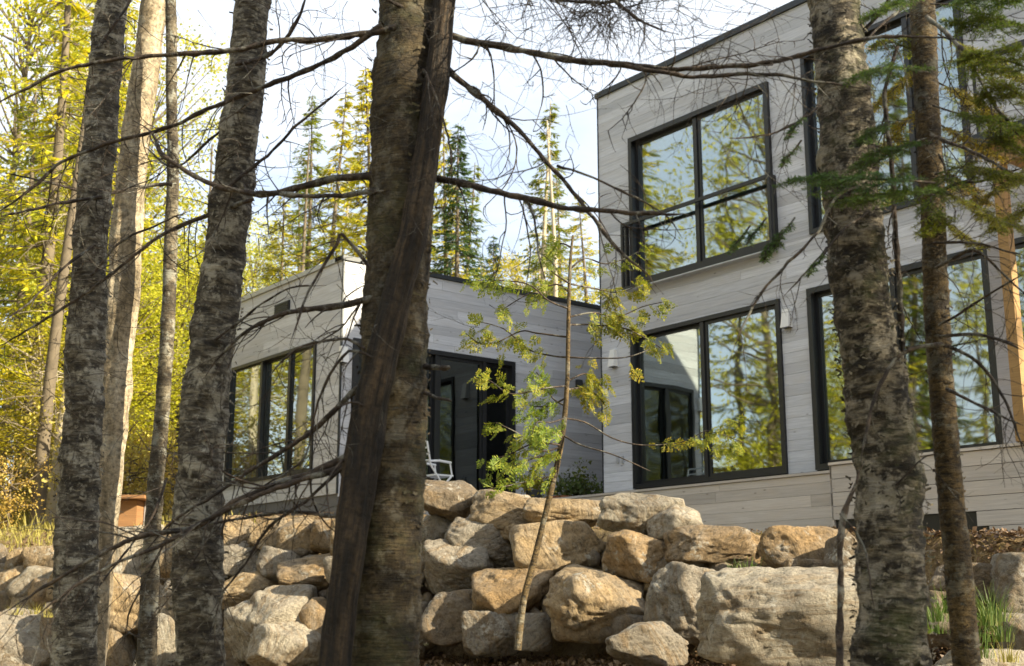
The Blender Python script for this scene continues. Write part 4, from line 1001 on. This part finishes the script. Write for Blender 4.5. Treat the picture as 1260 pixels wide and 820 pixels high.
# ---------------------------------------------------------------- forest: models of each kind, then copies
def conifer_parts(seed, H, R, base=.12, n_lv=52, per=8, qs=(.19,.024), lean=.0, sparse=0.0, trunk_r=.013, upturn=.15):
    r = RS(seed); path = np.array([(lean*z*z/H, .15*math.sin(z*.5+seed), z) for z in np.linspace(-.4, H, 22)])
    mb = MB(); mb.tube(path, np.linspace(H*trunk_r, .012, 22), 8, cap=False); Q = []
    for k in range(n_lv):
        t = base+(1-base)*(k/n_lv)**.92; z = H*t; prof = R*(1-(t-base)/(1-base))**.85*(.75+.35*r.rand())+.06
        c = np.array((np.interp(z, path[:,2], path[:,0]), np.interp(z, path[:,2], path[:,1]), z))
        for j in range(per):
            if r.rand() < sparse: continue
            a = r.uniform(0, 6.283); L = prof*r.uniform(.55, 1.1); dr = np.array((math.cos(a), math.sin(a), 0)); sd = np.array((-dr[1], dr[0], 0))
            z0 = z+r.normal(0, .12); pts = []
            for q in range(5): s = q/4; pts.append(c+dr*L*s+np.array((0, 0, z0-z-L*.38*s+upturn*L*s*s)))
            mb.tube(pts, np.linspace(.012+.004*L, .003, 5), 3, cap=False)
            m = int(6+L*30)
            for q in range(m):
                s = .18+.84*(q+r.rand())/m; p = c+dr*L*s+np.array((0, 0, z0-z-L*.38*s+upturn*L*s*s))
                off = r.choice((-1, 1)); f = dr*.65+sd*off*r.uniform(.3, .95)+np.array((0,0,r.normal(-.28,.22))); f /= np.linalg.norm(f)
                ll = qs[0]*r.uniform(.6, 1.3)*(.6+.6*(1-s)+.2); w = np.cross(f, np.array((r.normal(0,.5), r.normal(0,.5), 1))); w /= np.linalg.norm(w); w *= qs[1]*r.uniform(.6, 1.2)
                Q.append([p, p+f*ll*.5-w, p+f*ll, p+f*ll*.5+w])
    return mb.mesh('trunk', True, True), quads_mesh('crown', np.array(Q))
def leafy_parts(seed, H, R, n_cl=80, per=170, leaf=.088, base=.3, trunk_r=.012, spread=.42):
    r = RS(seed); path = np.array([(.25*math.sin(z*.35+seed), .2*math.cos(z*.3+seed), z) for z in np.linspace(-.4, H*.95, 18)])
    mb = MB(); mb.tube(path, np.linspace(H*trunk_r, .015, 18), 8, cap=False); Q = []
    for k in range(n_cl):
        t = r.uniform(base, 1.0); z = H*t; prof = R*math.sin(math.pi*min(1, .18+.82*(1-(t-base)/(1-base))*.9))*r.uniform(.25, 1.05)
        a = r.uniform(0, 6.283); zz = min(z, path[-1,2]); b0 = np.array((np.interp(zz*.85, path[:,2], path[:,0]), np.interp(zz*.85, path[:,2], path[:,1]), zz*.85))
        c = b0+np.array((math.cos(a)*prof, math.sin(a)*prof, z-zz*.85+r.normal(0, .2)))
        mid = (b0+c)/2+np.array((0,0,-.15)); mb.tube([b0, mid, c], [.03, .02, .008], 4, cap=False)
        n = int(per*r.uniform(.4, 1.4)); sz = spread*r.uniform(.6, 1.5)
        for q in range(n):
            p = c+r.normal(0, sz, 3)*np.array((1,1,.55)); f = r.normal(0, 1, 3); f /= np.linalg.norm(f); w = np.cross(f, r.normal(0, 1, 3)); w /= np.linalg.norm(w)+1e-9
            ll = leaf*r.uniform(.6, 1.3); Q.append([p, p+f*ll*.5-w*ll*.32, p+f*ll, p+f*ll*.5+w*ll*.32])
    return mb.mesh('trunk', True, True), quads_mesh('crown', np.array(Q))
def snag_mesh(seed, H):
    r = RS(seed); path = np.array([(.02*z+.1*math.sin(z*.4+seed), .15*math.cos(z*.5), z) for z in np.linspace(-.4, H, 20)]); mb = MB()
    mb.tube(path, np.linspace(H*.011, .02, 20), 8, cap=False)
    for k in range(46):
        i = r.randint(2, 19); a = r.uniform(0, 6.28); twig(mb, path[i], (math.cos(a), math.sin(a), r.uniform(-.2, .3)), r.uniform(.4, 1.3), .012, r, 1, .4, .8, .12, .6)
    return mb.mesh('trunk', True, True)
KIND = {
 'spruce_a': conifer_parts(1, 12, 1.9), 'spruce_b': conifer_parts(2, 11, 1.5, sparse=.25, n_lv=40), 'spruce_c': conifer_parts(3, 14, 2.2, base=.2, sparse=.3),
 'larch_a': conifer_parts(4, 13, 2.4, base=.15, n_lv=40, per=6, qs=(.19,.024), sparse=.1, upturn=.3), 'larch_b': conifer_parts(5, 12, 2.8, base=.1, n_lv=36, per=7, qs=(.21,.026), sparse=.2, upturn=.4),
 'leafy_a': leafy_parts(6, 10, 2.5), 'leafy_b': leafy_parts(7, 9, 2.2, 72, 160), 'leafy_c': leafy_parts(8, 12, 2.7, 90, 160, .095, .25),
 'shrub': leafy_parts(9, 2.2, 1.0, 26, 70, .075, .12, .012, .22), 'sparse': leafy_parts(10, 11, 3.2, 48, 60, .13, .35, .012, .5),
}
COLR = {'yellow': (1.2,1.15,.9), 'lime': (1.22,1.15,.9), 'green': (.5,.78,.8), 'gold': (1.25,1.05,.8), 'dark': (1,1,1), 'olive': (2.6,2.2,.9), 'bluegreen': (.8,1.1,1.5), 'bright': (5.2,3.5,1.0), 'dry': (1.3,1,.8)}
def forest_tree(kind, x, y, s, col, label, name='forest_tree', group=None, pale=False, cat='tree', sz=None):
    tm, cm = KIND[kind]; z = ground(x, y); t = thing(name, label, cat, (x, y, z), group, (x*3.7+y*1.3) % 6.28); t.scale = (s, s, sz or s)
    ckm = M['leaf'] if kind.startswith(('leafy', 'sparse')) else (M['brush'] if kind == 'shrub' else M['spruce'])
    for nm, me, mt in (('trunk', tm, M['palebark'] if pale else M['farbark']), ('crown', cm, ckm)):
        if not me.materials: me.materials.append(mt)
        o = bpy.data.objects.new(nm, me); COL.objects.link(o); o.parent = t
        if me.materials[0] is not mt: o.material_slots[0].link = 'OBJECT'; o.material_slots[0].material = mt
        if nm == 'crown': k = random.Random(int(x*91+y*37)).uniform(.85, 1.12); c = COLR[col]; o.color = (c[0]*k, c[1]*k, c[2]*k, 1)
    return t
def at_px(px, w): r = ray(px, 743); t = w/r[3]; return r[0]*t, r[1]*t
# trees seen behind and beside the wing: (picture x, metres ahead, kind, top y or scale, colour, label)
def kH(kind): return {'spruce_a':12,'spruce_b':11,'spruce_c':14,'larch_a':13,'larch_b':12,'leafy_a':10,'leafy_b':9,'leafy_c':12,'shrub':2.2,'sparse':11}[kind]
SEEN = [
 (676, 33, 'spruce_b', 122, 'olive', 'tall pointed grey-green spruce above the wing roof left of the tall house'),
 (436, 31, 'spruce_a', 82, 'bright', 'yellow-green pointed spruce just left of the thick double trunk'),
 (400, 35, 'spruce_b', 108, 'bright', 'thin yellowish spruce left of the brighter pointed one above the wing'),
 (362, 38, 'spruce_c', 120, 'olive', 'loose olive spruce right of the second thick birch'),
 (558, 33, 'spruce_a', 150, 'bluegreen', 'dark green narrow spruce directly right of the thick double trunk'),
 (541, 38, 'spruce_b', 140, 'bright', 'yellow-green spruce half hidden by the thick double trunk'),
 (606, 40, 'spruce_a', 288, 'bluegreen', 'small bluish spruce tip just above the wing roof'),
 (637, 44, 'spruce_b', 315, 'dark', 'tiny spruce tip beside the bluish one above the wing roof'),
 (722, 36, 'larch_a', 235, 'bright', 'yellow conifer touching the left edge of the tall house'),
 (655, 40, 'leafy_b', 300, 'gold', 'low golden tree over the wing roof behind the sapling'),
 (590, 46, 'spruce_c', 320, 'bright', 'low yellowish spruce tip over the middle of the wing roof'),
 (330, 30, 'larch_b', 235, 'bright', 'broad yellow-green larch above the corner of the wing'),
 (480, 36, 'larch_a', 120, 'bright', 'yellow-green larch hidden behind the thick double trunk'),
 (245, 26, 'larch_a', 250, 'bright', 'yellow-green conifer between the slim grey trunk and second birch'),
 (228, 34, 'spruce_a', 300, 'dark', 'dark green spruce between the slim grey trunk and second birch'),
 (20, 24, 'larch_b', -260, 'bright', 'great feathery yellow-green conifer filling the left edge'),
 (88, 29, 'larch_a', -200, 'bright', 'tall feathery conifer behind and left of the leftmost birch'),
 (150, 33, 'leafy_c', 60, 'lime', 'lime leafy tree between the leftmost birch and the pale trunk'),
 (-40, 30, 'leafy_c', -100, 'yellow', 'bright yellow leafy tree at the far left edge'),
 (55, 38, 'leafy_a', 120, 'lime', 'soft lime tree deep in the woods near the left edge'),
 (120, 24, 'leafy_b', 330, 'yellow', 'low yellow leafy tree behind the leftmost birch'),
 (35, 22, 'leafy_b', 400, 'gold', 'low golden leafy tree at the left above the stones'),
 (190, 30, 'leafy_a', 300, 'yellow', 'yellow leafy tree seen behind the slim grey trunk'),
 (215, 25, 'leafy_b', 440, 'lime', 'low lime tree left of the second thick birch'),
 (95, 42, 'spruce_c', 100, 'dark', 'dark spruce deep in the woods behind the leftmost birch'),
 (5, 45, 'spruce_a', 200, 'dark', 'shaded dark spruce deep in the woods at the left edge'),
 (178, 44, 'spruce_b', 240, 'olive', 'olive spruce deep in the woods behind the pale trunk'),
 (270, 40, 'leafy_c', 310, 'yellow', 'yellow leafy tree behind the second thick birch'),
 (310, 44, 'larch_b', 290, 'olive', 'olive larch far behind the wing corner'),
 (140, 22, 'shrub', 540, 'dry', 'dry yellow shrub right of the leftmost birch foot'),
 (-10, 27, 'larch_a', 60, 'olive', 'drooping olive conifer cut by the left picture edge'),
 (60, 50, 'leafy_c', 220, 'gold', 'golden leafy tree far back in the left woods'),
 (130, 52, 'larch_b', 230, 'bright', 'bright larch far back between birch and pale trunk'),
 (200, 50, 'leafy_c', 330, 'lime', 'pale lime tree far back behind the slim grey trunk'),
 (250, 54, 'leafy_c', 330, 'lime', 'pale lime tree far back left of the wing'),
 (30, 34, 'larch_b', -120, 'bright', 'feathery conifer behind the great one at the left edge'),
 (105, 36, 'larch_b', 10, 'bright', 'broad feathery conifer behind the leftmost birch'),
 (165, 27, 'larch_b', 330, 'bright', 'young bright conifer between the pale trunk and slim trunk'),
 (70, 25, 'leafy_a', 250, 'lime', 'soft leafy tree in front of the dark bare trunk woods'),
 (140, 40, 'spruce_c', 150, 'olive', 'tall olive spruce behind the pale leaning trunk'),
 (45, 46, 'spruce_c', 20, 'olive', 'very tall olive spruce deep in the left woods'),
 (200, 38, 'larch_a', 280, 'bright', 'bright conifer deep behind the slim grey trunk'),
 (410, 42, 'larch_b', 190, 'bright', 'broad yellow conifer behind the thin spruces above the wing'),
 (350, 46, 'larch_a', 210, 'olive', 'olive conifer far behind the wing corner'),
 (520, 44, 'spruce_c', 210, 'olive', 'olive spruce hidden behind the thick double trunk'),
 (575, 42, 'spruce_b', 200, 'olive', 'thin olive spruce right of the dark green narrow one'),
 (690, 44, 'spruce_c', 215, 'olive', 'pale olive spruce between the tall pointed one and the house'),
 (300, 50, 'leafy_c', 280, 'lime', 'lime tree far back above the left end of the wing'),
]
for i, (px, w, kind, ty, col, lab) in enumerate(SEEN):
    x, y = at_px(px, w); r = ray(px, max(ty, -500)); zt = w*r[2]/r[3]; H = zt-ground(x, y); s = H/kH(kind)
    wd = max(.55, min(1.15, s)) if not kind == 'shrub' else s
    t = forest_tree(kind, x, y, wd if kind.startswith('spruce') or kind == 'shrub' else max(wd, .8), col, lab, {'s':'spruce_tree','l':'larch_tree'}.get(kind[0], 'forest_tree') if not kind.startswith('leafy') else 'leafy_tree', 'trees in the woods behind the house', pale=(i % 7 == 0), sz=s)
    if kind == 'shrub': t.name = 'shrub'; t['category'] = 'shrub'; t['group'] = 'shrubs on the forest floor'
# bare trunks in the left woods
SN = [(44,20,'dark bare trunk in the left woods rising from behind the stones',False,12),(66,21,'pale whitish dead trunk beside the dark bare one in the left woods',True,11),
 (12,25,'thin pale dead trunk at the left picture edge',True,10),(675,31,'white bare trunk standing in front of the tall pointed spruce',True,10.5),
 (225,28,'thin bare trunk between slim grey trunk and second birch',False,9),(352,33,'grey bare treetop above the wing left of the branches',False,10.5),(100,30,'pale dead trunk behind the leftmost birch',True,12),(655,36,'second thin white trunk above the wing roof',True,8)]
for i, (px, w, lab, pale, H) in enumerate(SN):
    x, y = at_px(px, w); me = snag_mesh(60+i, H); t = thing('bare_tree', lab, 'tree', (x, y, ground(x, y)), 'bare trunks in the woods'); me.materials.append(M['palebark' if pale else 'farbark'])
    o = bpy.data.objects.new('trunk', me); COL.objects.link(o); o.parent = t
# shrubs
rng = RS(90)
spots = [(10,19.5),(28,21),(52,23),(80,20),(100,22),(125,25),(30,26),(0,23),(70,27),(160,24),(180,21),(200,23),(225,20.5),(-25,20),(140,28),(15,30),(205,27),(90,26),(240,26),(172,28)]
for i, (px, w) in enumerate(spots):
    x, y = at_px(px, w); forest_tree('shrub', x, y, rng.uniform(.45, .95), ['dry','yellow','gold','lime'][i % 4], 'low %s shrub on the slope %s' % (['dry brown','yellow','golden','pale lime'][i % 4],
       ['at the left edge above the stones','left of the dark bare trunk','beside the whitish dead trunk','left of the leftmost birch','behind the leftmost birch','right of the leftmost birch','deep behind the dark bare trunk','cut by the left edge','between the dead trunks and birch','left of the brown wooden box','behind the slim grey trunk','right of the slim grey trunk','touching the second thick birch','outside the left edge','behind the brown wooden box','farthest up at the left edge','behind the slim trunk, farther up','deep behind the leftmost birch','behind the second thick birch','between pale and slim trunks'][i]), 'shrub', 'shrubs on the forest floor', cat='shrub')
# trees outside the frame: mirrored in the panes and shading the wood
rng = RS(91); OUT = []
for k in range(300):
    x, y = rng.uniform(-30, 12), rng.uniform(-26, 46); u, w = uw((x, y))
    if w > 0 and abs(u)/w < .50: continue
    if u > 0 and w > -4: continue
    d0 = math.hypot(x-8, y-10)
    if x*x+y*y < 30 or d0 < 13 or (x > 4 and y > 14): continue
    if any(math.hypot(x-a, y-b) < 3.6 for a, b in OUT): continue
    if -10 < x < 5 and 12 < y < 32: continue
    OUT.append((x, y))
print('outside trees', len(OUT))
for i, (x, y) in enumerate(OUT[:70]):
    kd = ['larch_a','leafy_c','spruce_c','leafy_a','larch_b','sparse'][i % 6]
    forest_tree(kd, x, y, rng.uniform(.8, 1.15), ['bright','lime','olive','yellow','bright','lime'][i % 6], 'woodland tree outside the picture, seen only mirrored in the panes', 'forest_tree', 'woods mirrored in the windows')
BH = [(15.5,-5.5,.85,'sparse','leafy tree behind the viewer, the one nearest the house'),(18.5,-11,1.1,'sparse','leafy tree behind the viewer, farthest towards the sun'),(6.2,-4.4,.85,'leafy_b','leafy tree close behind the viewer'),
      (1.2,-7.5,1.0,'larch_b','feathery yellow conifer behind the viewer'),(-3,-8,1.1,'leafy_a','broad leafy tree behind the viewer at the far side'),(10.5,-13,1.0,'leafy_a','leafy tree far behind the viewer')]
for x, y, s, kd, lb in BH: forest_tree(kd, x, y, s, 'lime', lb, 'forest_tree', 'trees behind the viewer')
# tall trees left of the frame that the panes mirror
MR = [(3.2,22.5),(.5,25),(-2,22),(-1.2,18.5),(2.2,28.5),(-4.5,25.5),(-5.5,20),(-.5,30.5),(-8,23),(-3.5,14.5),(-7,17)]
for i, (x, y) in enumerate(MR):
    kd = ['larch_b','spruce_a','leafy_c','larch_a','leafy_c'][i % 5]
    forest_tree(kd, x, y, 1.12, ['bright','olive','lime','bright','yellow'][i % 5], 'tall woodland tree left of the picture, mirrored in the panes', 'forest_tree', 'tall trees mirrored in the windows', sz=1.42)

# ---------------------------------------------------------------- small things
bx_, by_ = at_px(151, 16.5); bz = P(151, 645, 16.5)[2]
t = thing('wooden_box', 'small orange-brown wooden shelter with overhanging flat roof, left of the slim grey trunk', 'box', (bx_, by_, bz-.3))
def obox(mb, u0, u1, w0, w1, z0, z1):
    pts = [(*wuv(u, w), z) for z in (z0, z1) for u, w in ((u0, w0), (u1, w0), (u1, w1), (u0, w1))]
    mb.add(pts, [(0,3,2,1),(4,5,6,7),(0,1,5,4),(1,2,6,5),(2,3,7,6),(3,0,4,7)])
uu = lambda px, w=16.5: (px-630)/1556*w
zt_ = P(150, 614, 16.5)[2]
q = MB(); obox(q, uu(135), uu(158), 16.6, 17.1, bz-.5, zt_-.01); q.build('body', M['rust'], t)
q = MB(); obox(q, uu(128), uu(172), 16.4, 17.3, zt_, zt_+.045); q.build('roof', M['rust'], t)
q = MB(); obox(q, uu(159), uu(163), 16.9, 16.95, bz-.5, zt_-.01); q.build('post', M['greypost'], t)

def leafclump(n, c, sp, L, seed, mat, col, parent, name='foliage', up=.5):
    r = RS(seed); Q = []
    for k in range(n):
        p = np.array(c)+r.normal(0, 1, 3)*np.array(sp); f = r.normal(0, 1, 3)+np.array((0,0,up)); f /= np.linalg.norm(f); w = np.cross(f, r.normal(0,1,3)); w /= np.linalg.norm(w); l = L*r.uniform(.6, 1.3)
        Q.append([p, p+f*l*.5-w*l*.28, p+f*l, p+f*l*.5+w*l*.28])
    o = link(name, quads_mesh(name, np.array(Q)), M[mat], parent); o.color = (*col, 1); return o
pot = thing('potted_plant', 'round bushy plant in a black pot behind the boulder wall', 'plant', (*onY(657, 605, 13.9)[:1], 13.9, 1.36))
x0 = onY(657, 605, 13.9)[0]; mb = MB(); mb.tube([(x0,13.9,1.36),(x0,13.9,1.55),(x0,13.9,1.60)], [.09,.12,.125], 14); mb.build('pot', M['pot'], pot, True)
leafclump(420, (x0,13.9,1.68), (.12,.10,.07), .06, 1, 'cedar', (1.1,.9,.8), pot)
x1 = onY(712, 600, 14.4)[0]; box2 = thing('planter_box', 'terracotta planter box of green plants in the corner beside the tall house', 'planter', (x1, 14.4, 1.36))
q = MB(); q.box((x1-.5, 14.25, 1.36), (x1+.42, 14.6, 1.60)); q.build('box', M['terra'], box2)
leafclump(900, (x1,14.4,1.72), (.26,.12,.09), .075, 2, 'fir', (.8,.75,.8), box2); fs_ = leafclump(120, (x1+.05,14.4,1.95), (.12,.08,.12), .07, 3, 'fir', (1.3,1.0,.8), box2, 'flower_stalks'); fs_['kind'] = 'stuff'
# fallen leaves
rng = RS(31); Q = []
def scatter(n, urange, drange, L, cond=None):
    for k in range(n):
        u = rng.uniform(*urange); w = wall_w(u)+rng.uniform(*drange); x, y = wuv(u, w)
        if cond and not cond(u, w): continue
        z = ground(x, y)+.012+abs(rng.normal(0, .012)); f = np.array((rng.normal(), rng.normal(), rng.normal(0, .5))); f /= np.linalg.norm(f); wv = np.cross(f, (rng.normal(0,.6), rng.normal(0,.6), 1)); wv /= np.linalg.norm(wv); l = L*rng.uniform(.3, 1.15); p = np.array((x, y, z))
        Q.append([p, p+f*l*.5-wv*l*.3+(0,0,.01), p+f*l, p+f*l*.5+wv*l*.3+(0,0,.01)])
scatter(15000, (-1.5, 4.5), (-1.6, .1), .06); scatter(15000, (2.4, 5.2), (-.8, 1.8), .055); scatter(1100, (-1, 3), (.4, 4), .045); scatter(4000, (-9, -1), (-1.2, .3), .06); scatter(3000, (-9,-1), (.4,4), .05)
tag(link('leaf_litter', quads_mesh('leaf_litter', np.array(Q)), M['litter']), 'brown fallen leaves strewn on the soil around the boulders', 'leaves', kind='stuff')
# blades of grass
def grass(name, label, spots, mat, col, n, L, seed, kind='stuff'):
    r = RS(seed); Q = []
    for (px, py, w) in spots:
        c = np.array(P(px, py, w))
        for k in range(n):
            a = r.uniform(0, 6.28); d = np.array((math.cos(a), math.sin(a), 0)); l = L*r.uniform(.35, 1.3); b = c+d*r.uniform(0, .09); wd = r.uniform(.002, .0045); wv = np.array((-d[1], d[0], 0))*wd; bend = r.uniform(.15, 1.1); pr = b; pw = 1.0
            for q in range(1, 5):
                t = q/4; e = b+d*l*bend*t*t*.8+np.array((0, 0, l*(t-.38*bend*t*t))); ew = 1-t*.85; Q.append([pr-wv*pw, pr+wv*pw, e+wv*ew, e-wv*ew]); pr, pw = e, ew
    o = link(name, quads_mesh(name, np.array(Q)), M[mat]); o.color = (*col, 1); tag(o, label, 'grass', kind=kind); return o
grass('grass_tuft', 'bright green tuft of blades right of the golden trunk foot', [(1195,790,6.9),(1215,770,6.9),(1230,790,7),(1205,810,6.8),(1225,765,7.1)], 'grass', (1,1,1), 60, .20, 1)
grass('grass_tuft', 'green tuft between the peeling birch and the golden trunk', [(1155,765,6.9),(1165,755,7),(1150,780,6.8)], 'grass', (1.1,1.1,1), 50, .16, 2)
grass('grass_tuft', 'tiny green blades in the joint above the biggest boulder', [(902,700,8.7),(918,702,8.7),(925,700,8.75)], 'grass', (1,1,1), 16, .09, 3)
grass('dry_grass', 'dry straw-coloured grass growing among stones at lower left and lower right', [(20,757,12.4),(45,756,12.3),(60,760,12.2),(1240,815,6.9),(1180,745,7.2),(1235,770,7.3)], 'brush', (1,1,1), 40, .13, 4)
rng = RS(8); Q = []
for k in range(34000):
    u = rng.uniform(-22, 2); w = rng.uniform(18.5, 42); near_ = k > 26000
    if near_ and k % 2: continue
    if near_: u = rng.uniform(-9, -2.6); w = wall_w(u)+rng.uniform(.5, 6)
    x, y = wuv(u, w)
    if x > 8.3 and 14.8 < y < 19.8: continue
    if noise.noise(Vector((x*.5, y*.5, 0))) < -.12: continue
    z = ground(x, y); a = rng.uniform(0, 6.28); l = rng.uniform(.1, .42)*(.4 if near_ else 1); d = np.array((math.cos(a), math.sin(a), 0)); wv = np.array((-d[1], d[0], 0))*(.009 if near_ else .022); b = np.array((x, y, z-.02)); e = b+d*l*.5+np.array((0,0,l))
    Q.append([b-wv, b+wv, e+wv*.2, e-wv*.2])
QS = []
for k in range(7000):
    u = rng.uniform(-.8, 3.4); w = wall_w(u)+abs(rng.normal(0, 1.3))+.35; x, y = wuv(u, w)
    z = ground(x, y); a = rng.uniform(0, 6.28); l = rng.uniform(.015, .075); d = np.array((math.cos(a), math.sin(a), 0)); wv = np.array((-d[1], d[0], 0))*.004; b = np.array((x, y, z-.005)); e = b+d*l+np.array((0,0,l*rng.uniform(.1,.8)))
    QS.append([b-wv, b+wv, e+wv*.2, e-wv*.2])
o = link('straw', quads_mesh('straw', np.array(QS)), M['brush']); o.color = (1.15, 1.0, 1.3, 1); tag(o, 'pale straw strewn on the bank between boulder wall and deck', 'straw', kind='stuff')
tag(link('forest_undergrowth', quads_mesh('forest_undergrowth', np.array(Q)), M['brush']), 'sunlit yellow brush and dry grass covering the slope at left', 'undergrowth', kind='stuff')
